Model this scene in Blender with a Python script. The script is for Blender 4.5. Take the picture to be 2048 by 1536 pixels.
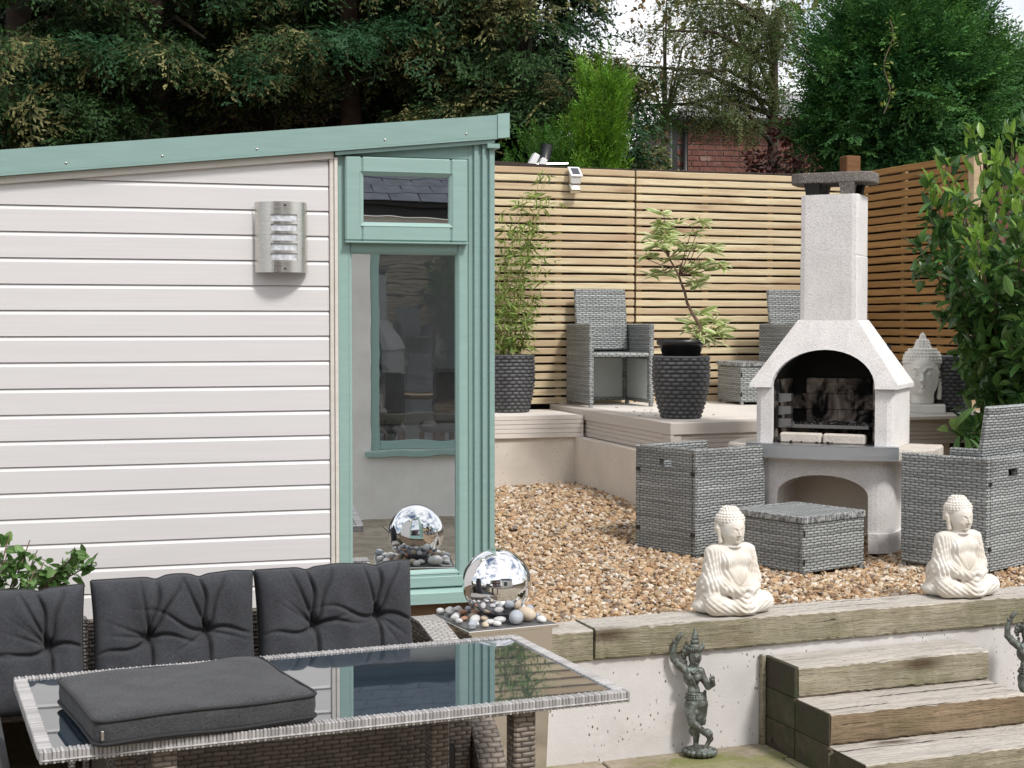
import bpy, bmesh, math, random
import numpy as np
from mathutils import Matrix, Vector

for o in list(bpy.data.objects): bpy.data.objects.remove(o)
SC = bpy.context.scene; COL = SC.collection
rng = np.random.default_rng(7); random.seed(7)
R = math.radians

# ------------------------------------------------------------------ camera
F, CX, CY, H = 3000., 1024., 768., 1.70
YAW = R(16); PIT = math.atan(120/3000.)
cd = bpy.data.cameras.new('camera'); cam = bpy.data.objects.new('camera', cd); COL.objects.link(cam)
cd.sensor_width = 36; cd.lens = F/2048*36; cd.clip_end = 500
cam.location = (0, 0, H); cam.rotation_euler = (R(90)-PIT, 0, -YAW)
SC.camera = cam
# ------------------------------------------------------------------ light
SUN_EL, SUN_AZ = R(50), R(24)          # azimuth measured from -Y (behind the camera) towards +X
sd = bpy.data.lights.new('sun', 'SUN'); so = bpy.data.objects.new('sun', sd); COL.objects.link(so)
sd.energy = 2.5; sd.angle = R(9); sd.color = (1, .97, .93)
sdir = Vector((math.sin(SUN_AZ)*math.cos(SUN_EL), -math.cos(SUN_AZ)*math.cos(SUN_EL), math.sin(SUN_EL)))
so.rotation_euler = sdir.to_track_quat('Z', 'Y').to_euler(); so.location = (3, -6, 12)
W = bpy.data.worlds.new('World'); SC.world = W; W.use_nodes = True
wn = W.node_tree; wn.nodes.clear()
def wnode(t, **k):
    n = wn.nodes.new(t)
    for a, b in k.items(): setattr(n, a, b)
    return n
sky = wnode('ShaderNodeTexSky', sky_type='NISHITA'); sky.sun_disc = False
sky.sun_elevation = SUN_EL; sky.sun_rotation = math.pi-SUN_AZ; sky.air_density = 1.0; sky.dust_density = 1.5
tc = wnode('ShaderNodeTexCoord'); no = wnode('ShaderNodeTexNoise'); no.inputs['Scale'].default_value = 2.6; no.inputs['Detail'].default_value = 7; no.inputs['Roughness'].default_value = .55
mp = wnode('ShaderNodeMapping'); mp.inputs['Scale'].default_value = (1, 1, 1.9); mp.inputs['Location'].default_value = (3.1, 0, 0)
cr = wnode('ShaderNodeValToRGB'); cr.color_ramp.elements[0].position = .36; cr.color_ramp.elements[1].position = .54
mx = wnode('ShaderNodeMix', data_type='RGBA'); mx.inputs[7].default_value = (11.5, 11.5, 11.6, 1)
bg = wnode('ShaderNodeBackground'); bg.inputs[1].default_value = .105; wo = wnode('ShaderNodeOutputWorld')
L = wn.links.new
L(tc.outputs['Generated'], mp.inputs[0]); L(mp.outputs[0], no.inputs['Vector']); L(no.outputs[0], cr.inputs[0]); L(cr.outputs[0], mx.inputs[0])
L(sky.outputs[0], mx.inputs[6]); L(mx.outputs[2], bg.inputs[0]); L(bg.outputs[0], wo.inputs[0])
vs = SC.view_settings; vs.view_transform = 'Standard'; vs.look = 'None'; vs.gamma = 1; vs.use_curve_mapping = False
vs.exposure = 0.2
SC.render.engine = 'CYCLES'
SC.cycles.max_bounces = 8; SC.cycles.transparent_max_bounces = 12

# ------------------------------------------------------------------ pixel -> place
fw = np.array([math.sin(YAW)*math.cos(PIT), math.cos(YAW)*math.cos(PIT), -math.sin(PIT)])
rt = np.array([math.cos(YAW), -math.sin(YAW), 0]); upv = np.cross(rt, fw); OC = np.array([0, 0, H])
def ray(x, y): return fw+rt*(x-CX)/F-upv*(y-CY)/F
def onz(x, y, z): r = ray(x, y); return OC+r*(z-H)/r[2]
def onY(x, y, Y): r = ray(x, y); return OC+r*Y/r[1]
def onX(x, y, X): r = ray(x, y); return OC+r*X/r[0]
def ond(x, y, d): return OC+ray(x, y)*d

# ------------------------------------------------------------------ mesh helpers
def mesh_np(name, V, faces, C=None, smooth=False, recalc=False, uv=True):
    """V (n,3); faces: list of index lists or list of uniform int arrays"""
    me = bpy.data.meshes.new(name)
    V = np.asarray(V, np.float32)
    if isinstance(faces, list) and len(faces) and not isinstance(faces[0], np.ndarray):
        lt = np.array([len(f) for f in faces], np.int32); lv = np.array([i for f in faces for i in f], np.int32)
    else:
        lt = np.concatenate([np.full(len(a), a.shape[1], np.int32) for a in faces]); lv = np.concatenate([a.reshape(-1) for a in faces]).astype(np.int32)
    me.vertices.add(len(V)); me.vertices.foreach_set('co', V.ravel())
    me.loops.add(len(lv)); me.loops.foreach_set('vertex_index', lv)
    me.polygons.add(len(lt)); me.polygons.foreach_set('loop_start', np.concatenate([[0], np.cumsum(lt)[:-1]]).astype(np.int32))
    me.polygons.foreach_set('loop_total', lt)
    me.update(calc_edges=True); me.validate()
    if recalc:
        bm = bmesh.new(); bm.from_mesh(me); bmesh.ops.recalc_face_normals(bm, faces=bm.faces); bm.to_mesh(me); bm.free()
    me.polygons.foreach_set('use_smooth', np.full(len(me.polygons), bool(smooth)))
    if C is not None:
        at = me.color_attributes.new('Col', 'FLOAT_COLOR', 'POINT')
        c4 = np.ones((len(V), 4), np.float32); c4[:, :3] = C; at.data.foreach_set('color', c4.ravel())
    if uv:
        nl = len(me.loops); npl = len(me.polygons)
        lvi = np.empty(nl, np.int32); me.loops.foreach_get('vertex_index', lvi)
        nor = np.empty(npl*3, np.float32); me.polygons.foreach_get('normal', nor); nor = nor.reshape(-1, 3)
        lt2 = np.empty(npl, np.int32); me.polygons.foreach_get('loop_total', lt2)
        ax = np.repeat(np.abs(nor).argmax(1), lt2); co = np.empty(len(V)*3, np.float32); me.vertices.foreach_get('co', co); co = co.reshape(-1, 3)[lvi]
        u = np.where(ax == 0, co[:, 1], co[:, 0]); v = np.where(ax == 2, co[:, 1], co[:, 2])
        ul = me.uv_layers.new(name='UVMap'); ul.data.foreach_set('uv', np.stack([u, v], 1).astype(np.float32).ravel())
    me.update()
    return me

class MB:
    def __init__(s): s.v = []; s.f = []
    def add(s, V, Fc, M=None):
        b = len(s.v)
        for p in V:
            p = Vector(p)
            s.v.append(tuple(M @ p) if M is not None else tuple(p))
        s.f += [[b+i for i in f] for f in Fc]
        return s
    def box(s, a, b, bev=0, M=None):
        lo = [min(a[i], b[i]) for i in range(3)]; hi = [max(a[i], b[i]) for i in range(3)]
        if bev <= 0:
            V = [(x, y, z) for x in (lo[0], hi[0]) for y in (lo[1], hi[1]) for z in (lo[2], hi[2])]
            return s.add(V, [[0, 1, 3, 2], [4, 6, 7, 5], [0, 4, 5, 1], [2, 3, 7, 6], [0, 2, 6, 4], [1, 5, 7, 3]], M)
        bev = min(bev, .45*min(hi[i]-lo[i] for i in range(3)))
        V = []; ix = {}
        for sx in (0, 1):
            for sy in (0, 1):
                for sz in (0, 1):
                    for a_ in range(3):
                        p = []
                        for i, sg in enumerate((sx, sy, sz)):
                            base = hi[i] if sg else lo[i]
                            p.append(base if i == a_ else base+(-bev if sg else bev))
                        ix[(sx, sy, sz, a_)] = len(V); V.append(p)
        Fc = []
        for a_ in range(3):
            o1, o2 = [i for i in range(3) if i != a_]
            for sg in (0, 1):
                q = []
                for (p, r) in ((0, 0), (1, 0), (1, 1), (0, 1)):
                    k = [0, 0, 0]; k[a_] = sg; k[o1] = p; k[o2] = r; q.append(ix[(*k, a_)])
                Fc.append(q)
            for p in (0, 1):
                for r in (0, 1):
                    k0 = [0, 0, 0]; k0[o1] = p; k0[o2] = r; k1 = list(k0); k1[a_] = 1
                    Fc.append([ix[(*k0, o1)], ix[(*k1, o1)], ix[(*k1, o2)], ix[(*k0, o2)]])
        for sx in (0, 1):
            for sy in (0, 1):
                for sz in (0, 1): Fc.append([ix[(sx, sy, sz, i)] for i in range(3)])
        return s.add(V, Fc, M)
    def tube(s, pts, rad, n=8, cap=True, M=None):
        pts = [Vector(p) for p in pts]; m = len(pts)
        rad = [rad]*m if not hasattr(rad, '__len__') else rad
        V = []; prev = None
        for i, p in enumerate(pts):
            t = (pts[min(i+1, m-1)]-pts[max(i-1, 0)]).normalized()
            if prev is None: a = t.orthogonal().normalized()
            else:
                a = prev-t*prev.dot(t)
                a = a.normalized() if a.length > 1e-6 else t.orthogonal().normalized()
            prev = a; b = t.cross(a)
            for k in range(n):
                an = 2*math.pi*k/n; V.append(p+(a*math.cos(an)+b*math.sin(an))*rad[i])
        Fc = [[i*n+k, i*n+(k+1) % n, (i+1)*n+(k+1) % n, (i+1)*n+k] for i in range(m-1) for k in range(n)]
        if cap: Fc += [list(range(n))[::-1], list(range((m-1)*n, m*n))]
        return s.add(V, Fc, M)
    def lathe(s, prof, n=32, M=None, sx=1, sy=1):
        V = []; m = len(prof)
        for r_, z in prof:
            for k in range(n): an = 2*math.pi*k/n; V.append((r_*math.cos(an)*sx, r_*math.sin(an)*sy, z))
        Fc = [[i*n+k, i*n+(k+1) % n, (i+1)*n+(k+1) % n, (i+1)*n+k] for i in range(m-1) for k in range(n)]
        Fc += [list(range(n))[::-1], list(range((m-1)*n, m*n))]
        return s.add(V, Fc, M)
    def slices(s, loops, M=None, cap=True):
        """loops: list of equal-length closed point loops, bridged in order"""
        n = len(loops[0]); V = [p for l in loops for p in l]; m = len(loops)
        Fc = [[i*n+k, i*n+(k+1) % n, (i+1)*n+(k+1) % n, (i+1)*n+k] for i in range(m-1) for k in range(n)]
        if cap: Fc += [list(range(n))[::-1], list(range((m-1)*n, m*n))]
        return s.add(V, Fc, M)
    def mesh(s, name, smooth=False): return mesh_np(name, s.v, s.f, smooth=smooth, recalc=True)

def obj(name, me, mat, parent=None, smooth=False, world=False):
    if isinstance(me, MB): me = me.mesh(name, smooth)
    o = bpy.data.objects.new(name, me); COL.objects.link(o)
    if mat is not None and not me.materials: me.materials.append(mat)
    if parent is not None:
        o.parent = parent
        if world: o.matrix_parent_inverse = pmat(parent).inverted()
    return o
def pmat(o):
    m = Matrix.Translation(o.location) @ o.rotation_euler.to_matrix().to_4x4()
    return m if o.parent is None else pmat(o.parent) @ o.matrix_parent_inverse @ m
def tag(o, label, cat, group=None):
    o['label'] = label; o['category'] = cat
    if group: o['group'] = group
    return o
def thing(name, label, cat, loc=(0, 0, 0), rz=0, group=None):
    o = bpy.data.objects.new(name, None); COL.objects.link(o); o.empty_display_size = .1
    o.location = loc; o.rotation_euler = (0, 0, rz); return tag(o, label, cat, group)
def struct(o): o['kind'] = 'structure'; return o
def stuff(o): o['kind'] = 'stuff'; return o
def inst(name, me, parent, M):
    o = bpy.data.objects.new(name, me); COL.objects.link(o); o.parent = parent
    o.matrix_local = M; return o
def TR(x, y, z, rx=0, ry=0, rz=0): return Matrix.Translation((x, y, z)) @ Matrix.Rotation(rz, 4, 'Z') @ Matrix.Rotation(ry, 4, 'Y') @ Matrix.Rotation(rx, 4, 'X')
def dup(root, loc, rz, label, group=None):
    r = root.copy(); COL.objects.link(r); r.location = loc; r.rotation_euler = (0, 0, rz); r['label'] = label
    if group: r['group'] = group
    for ch in list(root.children):
        c = ch.copy(); COL.objects.link(c); c.parent = r
        for g in ch.children:
            d = g.copy(); COL.objects.link(d); d.parent = c
    return r

# ------------------------------------------------------------------ material helpers
class Mat:
    def __init__(s, name, rough=.6, metal=0., spec=.5):
        s.m = bpy.data.materials.new(name); s.m.use_nodes = True; s.nt = s.m.node_tree
        s.b = s.nt.nodes['Principled BSDF']; s.out = s.nt.nodes['Material Output']
        s.b.inputs['Roughness'].default_value = rough; s.b.inputs['Metallic'].default_value = metal
        s.b.inputs['Specular IOR Level'].default_value = spec
    def set(s, sock, v):
        if isinstance(v, bpy.types.NodeSocket): s.nt.links.new(v, sock)
        elif hasattr(v, '__len__') and len(v) == 3 and sock.type == 'RGBA': sock.default_value = (*v, 1)
        else: sock.default_value = v
    def n(s, t, ins=None, **k):
        nd = s.nt.nodes.new('ShaderNode'+t)
        for a, b in k.items(): setattr(nd, a, b)
        for a, b in (ins or {}).items(): s.set(nd.inputs[a], b)
        return nd
    def coord(s, kind='Object'): return s.n('TexCoord').outputs[kind]
    def rnd(s): return s.n('ObjectInfo').outputs['Random']
    def math(s, op, a, b=0., c=0.):
        nd = s.n('Math', operation=op)
        for i, v in enumerate((a, b, c)): s.set(nd.inputs[i], v)
        return nd.outputs[0]
    def map(s, vec, scale=(1, 1, 1), loc=(0, 0, 0)): return s.n('Mapping', {'Vector': vec, 'Scale': scale, 'Location': loc}).outputs[0]
    def off(s, vec, amt=37.):
        r = s.math('MULTIPLY', s.rnd(), amt); c = s.n('CombineXYZ', {0: r, 1: r, 2: r}).outputs[0]
        return s.n('VectorMath', {0: vec, 1: c}, operation='ADD').outputs[0]
    def noise(s, vec, scale=5, detail=4, rough=.55, dist=0): return s.n('TexNoise', {'Vector': vec, 'Scale': scale, 'Detail': detail, 'Roughness': rough, 'Distortion': dist}).outputs[0]
    def vor(s, vec, scale=5, out='Distance', **k): return s.n('TexVoronoi', {'Vector': vec, 'Scale': scale}, **k).outputs[out]
    def ramp(s, f, stops):
        nd = s.n('ValToRGB', {0: f}); e = nd.color_ramp.elements
        while len(e) < len(stops): e.new(.5)
        for el, (p, c) in zip(e, stops):
            el.position = p; el.color = (*c, 1) if hasattr(c, '__len__') else (c, c, c, 1)
        return nd.outputs[0]
    def mix(s, f, a, b, mode='MIX'):
        nd = s.n('Mix', data_type='RGBA', blend_type=mode); s.set(nd.inputs[0], f); s.set(nd.inputs[6], a); s.set(nd.inputs[7], b); return nd.outputs[2]
    def col(s, v): s.set(s.b.inputs['Base Color'], v); return s
    def rough(s, v): s.set(s.b.inputs['Roughness'], v); return s
    def bump(s, h, st=.3, d=.01):
        nd = s.n('Bump', {'Strength': st, 'Distance': d, 'Height': h}); s.nt.links.new(nd.outputs[0], s.b.inputs['Normal']); return s

def m_paint(name, c, var=.06, rough=.4, streak=(2, 20, 20), bump=.08, dirt=None):
    a = Mat(name, rough); o = a.off(a.coord()); n = a.noise(a.map(o, streak), 3, 5)
    d = tuple(x*(1-var*2) for x in c); cc = a.ramp(n, [(.3, d), (.7, c)])
    if dirt:
        n2 = a.noise(a.map(o, (2, 2, 5)), 2.3, 6, .7); cc = a.mix(a.ramp(n2, [(.5, 0.), (.8, .35)]), cc, dirt)
    a.col(cc).bump(n, bump, .002)
    a.rough(a.ramp(n, [(.2, rough*.8), (.8, min(1, rough*1.25))]))
    return a.m
def m_wood(name, cA, cB, knot, dark=None, gl=(1.3, 26, 26), rough=.75, bump=.35, kscale=(1.6, 8, 8), kth=.07, vary=.35, alt=None):
    a = Mat(name, rough, spec=.3); o = a.off(a.coord())
    w = a.noise(a.map(o, (.7, 5, 5)), 2, 3)
    wv = a.n('VectorMath', {0: o, 1: a.n('CombineXYZ', {1: a.math('MULTIPLY', w, .045), 2: a.math('MULTIPLY', w, .06)}).outputs[0]}, operation='ADD').outputs[0]
    g = a.noise(a.map(wv, gl), 2.2, 6, .6); c = a.ramp(g, [(.28, cB), (.5, tuple((x+y)/2 for x, y in zip(cA, cB))), (.68, cA)])
    g2 = a.noise(a.map(wv, (.8, 60, 60)), 3, 4, .7); c = a.mix(a.ramp(g2, [(.45, 0.), (.75, .45)]), c, tuple(x*.55 for x in cB))
    kd = a.vor(a.map(o, kscale), 1.0); km = a.ramp(kd, [(kth*.55, 1.), (kth, .75), (kth*2.2, .18), (kth*4, 0.)]); c = a.mix(km, c, knot)
    c = a.mix(a.math('MULTIPLY', a.math('SUBTRACT', a.rnd(), .0), vary), c, tuple(x*.62 for x in cB) if alt is None else alt)
    if alt is not None:
        c = a.mix(a.ramp(a.noise(a.map(wv, (.9, 9, 9)), 1.6, 4, .6), [(.5, 0.), (.68, .7)]), c, alt)
    if dark:
        dn = a.noise(a.map(o, (1.6, 5, 5)), 1.7, 6, .7); c = a.mix(a.ramp(dn, [(.46, 0.), (.7, .75)]), c, dark)
    a.col(c); a.bump(a.math('ADD', g2, a.math('MULTIPLY', g, .5)), bump, .004); return a.m
def m_wicker(name, light, mid, gap, pu=.05, pv=.0138, bump=1., rowvar=.55, sheen=.45):
    a = Mat(name, sheen, spec=.4); uv = a.coord('UV'); nd_ = a.n('TexNoise', {'Vector': uv, 'Scale': 9., 'Detail': 3.}).outputs['Color']; uv = a.n('VectorMath', {0: uv, 1: a.n('VectorMath', {0: a.n('VectorMath', {0: nd_, 1: (.5, .5, .5)}, operation='SUBTRACT').outputs[0], 1: (.05, .014, 0)}, operation='MULTIPLY').outputs[0]}, operation='ADD').outputs[0]; sp = a.n('SeparateXYZ', {0: uv})
    u = a.math('DIVIDE', sp.outputs[0], pu); v = a.math('DIVIDE', sp.outputs[1], pv)
    row = a.math('FLOOR', v); fv = a.math('FRACT', v)
    par = a.math('MULTIPLY', a.math('MODULO', a.math('ABSOLUTE', row), 2.), .5)
    fu = a.math('FRACT', a.math('ADD', u, par))
    hu = a.math('POWER', a.math('SINE', a.math('MULTIPLY', fu, math.pi)), .7)
    hv = a.math('POWER', a.math('SINE', a.math('MULTIPLY', fv, math.pi)), .6)
    h = a.math('MULTIPLY', hu, hv)
    cell = a.n('CombineXYZ', {0: a.math('FLOOR', a.math('ADD', u, par)), 1: row}).outputs[0]
    wn_ = a.n('TexWhiteNoise', {'Vector': cell}, noise_dimensions='2D').outputs[0]
    rown = a.noise(a.n('CombineXYZ', {0: a.math('MULTIPLY', sp.outputs[0], .8), 1: a.math('MULTIPLY', row, .83)}).outputs[0], 1., 2, .5)
    t = a.math('ADD', a.math('MULTIPLY', wn_, 1-rowvar), a.math('MULTIPLY', a.ramp(rown, [(.3, 0.), (.7, 1.)]), rowvar))
    c = a.mix(t, mid, light)
    c = a.mix(a.ramp(h, [(.06, .9), (.42, 0.)]), c, gap)
    a.col(c).bump(h, bump, .006); return a.m
def m_flat(name, c, rough=.5, metal=0., var=.1, scale=12, bump=.05):
    a = Mat(name, rough, metal); n = a.noise(a.off(a.coord()), scale, 4); a.col(a.ramp(n, [(.3, tuple(x*(1-var) for x in c)), (.7, c)]))
    if bump: a.bump(n, bump, .003)
    return a.m
def m_leaf(name, rough=.5, trans=.3, spec=.35):
    a = Mat(name, rough, spec=spec); at = a.n('Attribute', attribute_name='Col'); c = at.outputs[0]; a.col(c)
    tr = a.n('BsdfTranslucent', {0: a.mix(.5, c, (.5, .6, .1), 'MULTIPLY')}); ms = a.n('MixShader', {0: trans, 1: a.b.outputs[0], 2: tr.outputs[0]})
    a.nt.links.new(ms.outputs[0], a.out.inputs[0]); return a.m
def m_leafobj(name, cA, cB, edge=None, rough=.3, trans=.25, spec=.6):
    """leaf as an object of its own: colour varies per object; UV x across, y along"""
    a = Mat(name, rough, spec=spec); r = a.rnd(); c = a.mix(r, cA, cB)
    sp = a.n('SeparateXYZ', {0: a.coord('UV')}); ax = a.math('ABSOLUTE', sp.outputs[0])
    if edge is not None:
        c = a.mix(a.ramp(a.math('ADD', ax, a.math('MULTIPLY', a.noise(a.coord('UV'), 9, 2), .3)), [(.6, 0.), (.78, 1.)]), c, edge)
    c = a.mix(a.ramp(ax, [(.03, .5), (.09, 0.)]), c, tuple(min(1, x*2.2+.04) for x in cB))
    a.col(c); a.bump(a.math('SINE', a.math('MULTIPLY', a.math('ADD', sp.outputs[1], ax), 40.)), .12, .003)
    tr = a.n('BsdfTranslucent', {0: c}); ms = a.n('MixShader', {0: trans, 1: a.b.outputs[0], 2: tr.outputs[0]})
    a.nt.links.new(ms.outputs[0], a.out.inputs[0]); return a.m

MT = {}
MT['siding'] = m_paint('siding_vinyl', (.675, .655, .65), .03, .45, (.8, 8, 40), .04)
MT['cream'] = m_paint('cream_trim', (.70, .66, .60), .05, .4, dirt=(.42, .36, .27))
MT['green'] = m_paint('sage_green_paint', (.255, .385, .355), .05, .38)
MT['green2'] = m_paint('sage_green_frame', (.29, .43, .395), .04, .35)
MT['gap'] = m_flat('dark_gap', (.012, .011, .01), .9)
MT['felt'] = m_flat('roof_felt', (.05, .05, .05), .9, scale=60, bump=.4)
MT['slat'] = m_wood('pale_slat_wood', (.82, .725, .50), (.63, .505, .31), (.15, .075, .035), vary=.62, alt=(.42, .28, .17), kth=.085)
MT['slatR'] = m_wood('orange_slat_wood', (.44, .245, .092), (.28, .145, .05), (.13, .06, .025), vary=.3)  # darker, more orange slat colour for the right hand panel
MT['batten'] = m_wood('batten_wood', (.50, .36, .19), (.32, .22, .11), (.15, .09, .05))
MT['oldfence'] = m_wood('old_fence_wood', (.055, .04, .03), (.03, .022, .017), (.02, .015, .01), vary=.3)
MT['postbrown'] = m_wood('brown_post_wood', (.24, .115, .05), (.15, .07, .03), (.08, .04, .02), vary=.2)
MT['sleeper0'] = m_wood('weathered_sleeper', (.50, .445, .35), (.33, .29, .205), (.14, .10, .06), dark=(.21, .20, .115), gl=(1.1, 18, 18), bump=1., kscale=(1.3, 5, 5), vary=.25)
MT['sleeperB'] = m_wood('brown_sleeper', (.40, .31, .22), (.26, .19, .125), (.10, .065, .04), dark=(.20, .17, .11), gl=(1.1, 16, 16), bump=1., kscale=(1.3, 5, 5), vary=.25)
MT['sleeperE'] = m_wood('mossy_sleeper_end', (.12, .10, .07), (.055, .047, .032), (.02, .018, .012), dark=(.035, .06, .014), gl=(9, 9, 9), bump=1., vary=.6)
def m_sleeper(name, top, side, algae, brown):
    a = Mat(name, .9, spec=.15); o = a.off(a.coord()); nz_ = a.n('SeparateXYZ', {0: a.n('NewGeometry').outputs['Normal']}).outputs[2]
    w = a.noise(a.map(o, (.8, 4, 4)), 2, 3); wv = a.n('VectorMath', {0: o, 1: a.n('CombineXYZ', {1: a.math('MULTIPLY', w, .06), 2: a.math('MULTIPLY', w, .08)}).outputs[0]}, operation='ADD').outputs[0]
    g = a.noise(a.map(wv, (1.0, 34, 34)), 2.4, 7, .7); g2 = a.noise(a.map(wv, (2.2, 95, 95)), 2.6, 5, .75); big = a.noise(a.map(o, (2.2, 3, 3)), 1.6, 6, .7)
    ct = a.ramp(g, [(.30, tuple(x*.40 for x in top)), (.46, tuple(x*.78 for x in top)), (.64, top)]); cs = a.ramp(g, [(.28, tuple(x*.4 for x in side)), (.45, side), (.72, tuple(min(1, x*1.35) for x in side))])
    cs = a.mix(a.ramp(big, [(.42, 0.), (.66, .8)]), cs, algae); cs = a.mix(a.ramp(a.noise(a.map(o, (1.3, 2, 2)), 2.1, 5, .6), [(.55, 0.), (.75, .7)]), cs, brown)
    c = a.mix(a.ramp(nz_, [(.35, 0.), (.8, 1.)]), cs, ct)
    cr_ = a.ramp(g2, [(.34, 1.), (.44, 0.)]); c = a.mix(a.math('MULTIPLY', cr_, .62), c, (.05, .04, .028))
    ck = a.noise(a.map(wv, (.35, 22, 22)), 2.0, 3, .5); c = a.mix(a.ramp(ck, [(.325, .85), (.35, 0.)]), c, (.045, .035, .025))
    kd = a.vor(a.map(o, (1.5, 5, 5)), 1.0); c = a.mix(a.ramp(kd, [(.05, .9), (.11, .55), (.2, 0.)]), c, (.10, .065, .04))
    a.col(c); a.bump(a.math('ADD', a.math('ADD', g2, g), a.math('MULTIPLY', a.ramp(ck, [(.28, 0.), (.33, 1.)]), .8)), 1., .009); return a.m
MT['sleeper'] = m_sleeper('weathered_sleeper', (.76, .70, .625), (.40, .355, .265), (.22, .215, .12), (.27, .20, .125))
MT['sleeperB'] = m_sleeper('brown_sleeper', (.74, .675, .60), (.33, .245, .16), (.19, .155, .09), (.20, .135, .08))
MT['timber'] = m_wood('brown_base_timber', (.33, .21, .12), (.21, .13, .075), (.09, .05, .03))
MT['deck'] = m_paint('composite_deck', (.75, .695, .64), .07, .7, (1, 30, 30), .3, dirt=(.45, .39, .33))
MT['fascia'] = m_paint('composite_fascia', (.54, .49, .44), .06, .6, (1, 30, 30), .2)
def m_render(name, c, stain, specks=.35):
    a = Mat(name, .9, spec=.2); o = a.coord(); n = a.noise(o, 3, 6, .65); c1 = a.ramp(n, [(.35, tuple(x*.86 for x in c)), (.65, c)])
    n2 = a.noise(a.map(o, (1.2, 1.2, 2.6)), 1.6, 7, .75); c1 = a.mix(a.ramp(n2, [(.52, 0.), (.75, .6)]), c1, stain)
    sv = a.vor(a.map(o, (1, 1, .6)), 55, out='Distance', distance='EUCLIDEAN'); sm = a.math('MULTIPLY', a.ramp(sv, [(.14, 1.), (.24, 0.)]), a.ramp(a.noise(o, 6, 5, .7), [(.50, 0.), (.60, min(1., specks*2))]))
    c1 = a.mix(sm, c1, (.09, .06, .045)); a.col(c1)
    a.bump(a.math('ADD', a.noise(o, 120, 3), a.math('MULTIPLY', n, 2.)), .25, .004); return a.m
MT['render'] = m_render('white_render', (.66, .635, .62), (.44, .405, .38), .9)
MT['renderB'] = m_render('cream_render', (.68, .62, .545), (.55, .47, .38), .2)
def m_conc(name, c, d, rough=.9):
    a = Mat(name, rough, spec=.25); o = a.off(a.coord()); n = a.noise(o, 4, 6, .7); v = a.vor(o, 85); n2 = a.noise(o, 170, 3, .6)
    cc = a.ramp(n, [(.3, tuple(x*.84 for x in c)), (.62, c)])
    cc = a.mix(a.ramp(n2, [(.34, .7), (.46, 0.)]), cc, d); cc = a.mix(a.ramp(n2, [(.58, 0.), (.7, .6)]), cc, (.8, .79, .78))
    st = a.noise(a.map(o, (7, 7, 1.1)), 1.5, 5, .7); cc = a.mix(a.ramp(st, [(.54, 0.), (.76, .45)]), cc, tuple(x*.68 for x in c))
    ds = a.noise(a.map(o, (3, 3, .7)), 2.2, 6, .75); cc = a.mix(a.ramp(ds, [(.55, 0.), (.72, .35)]), cc, (.40, .34, .28))
    a.col(cc).bump(a.math('ADD', n2, a.math('MULTIPLY', v, .8)), .3, .004); return a.m
MT['bbq'] = m_conc('painted_aggregate', (.77, .745, .73), (.42, .39, .37))
MT['bbqshelf'] = m_conc('aggregate_shelf', (.60, .545, .48), (.30, .28, .255))
MT['bbqcap'] = m_conc('sooty_cap', (.17, .15, .135), (.03, .027, .025))
def m_soot(name, c):
    a = Mat(name, .95, spec=.1); o = a.off(a.n('NewGeometry').outputs['Position'], 0.); n = a.noise(a.map(o, (5, 5, 4)), 1.3, 6, .65, .6)
    a.col(a.ramp(n, [(.42, (.012, .011, .011)), (.52, tuple(x*.4 for x in c)), (.66, c)])).bump(a.noise(o, 60, 4), .4, .004); return a.m
MT['firebrick'] = m_soot('sooty_firebrick', (.50, .42, .36))
MT['black'] = m_flat('soot_black', (.012, .011, .010), .95, scale=40, bump=.3)
MT['plastic_black'] = m_flat('black_plastic', (.012, .012, .013), .35, bump=.02)
def m_steel(name, c, rough, brushed=True):
    a = Mat(name, rough, 1.); o = a.coord(); a.col(c)
    if brushed:
        n = a.noise(a.map(o, (4, 4, 300)), 2, 3); a.rough(a.ramp(n, [(.3, rough*.7), (.7, rough*1.4)])); a.bump(n, .06, .001)
    return a.m
MT['steel'] = m_steel('brushed_steel', (.62, .60, .56), .28)
MT['steeld'] = m_steel('heat_stained_steel', (.24, .235, .235), .45)
MT['steele'] = m_steel('satin_steel_edge', (.50, .52, .55), .42)
MT['steelp'] = m_steel('pedestal_steel', (.76, .73, .69), .14)
MT['mirror'] = m_steel('mirror_ball_steel', (.86, .86, .87), .015, False)
MT['tray'] = m_flat('tray_steel', (.20, .20, .21), .35, .6)
MT['white_plastic'] = m_flat('white_plastic', (.78, .78, .78), .4)
def m_glass(name, tint, refl, warp=.03, sc=2.2):
    a = Mat(name); a.nt.nodes.remove(a.b); o = a.coord(); n = a.noise(a.map(o, (1, 1, 2.2)), sc, 2)
    bm_ = a.n('Bump', {'Strength': warp, 'Distance': .01, 'Height': n}).outputs[0]
    g = a.n('BsdfGlossy', {'Color': (.92, .95, .97, 1), 'Roughness': .004, 'Normal': bm_}); t = a.n('BsdfTransparent', {0: (*tint, 1)})
    ms = a.n('MixShader', {0: refl, 1: t.outputs[0], 2: g.outputs[0]}); a.nt.links.new(ms.outputs[0], a.out.inputs[0]); return a.m
MT['glass'] = m_glass('reflective_window_glass', (.35, .4, .42), .84)
MT['hglass'] = m_glass('house_window_glass', (.75, .77, .8), .06, .02)
MT['renderH'] = m_render('house_render', (.80, .78, .74), (.66, .63, .58), .1)
def m_tglass():
    a = Mat('table_glass', .03, spec=.8); a.col((.028, .045, .062)); a.b.inputs['Coat Weight'].default_value = 1.; a.b.inputs['Coat Roughness'].default_value = .01
    a.b.inputs['IOR'].default_value = 1.7; a.bump(a.noise(a.coord(), 3, 2), .02, .01); return a.m
MT['tglass'] = m_tglass()
MT['lens'] = m_flat('speckled_lamp_lens', (.72, .74, .78), .35, var=.45, scale=70, bump=.2)
MT['solar'] = m_flat('solar_cell', (.05, .05, .07), .2)
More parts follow.
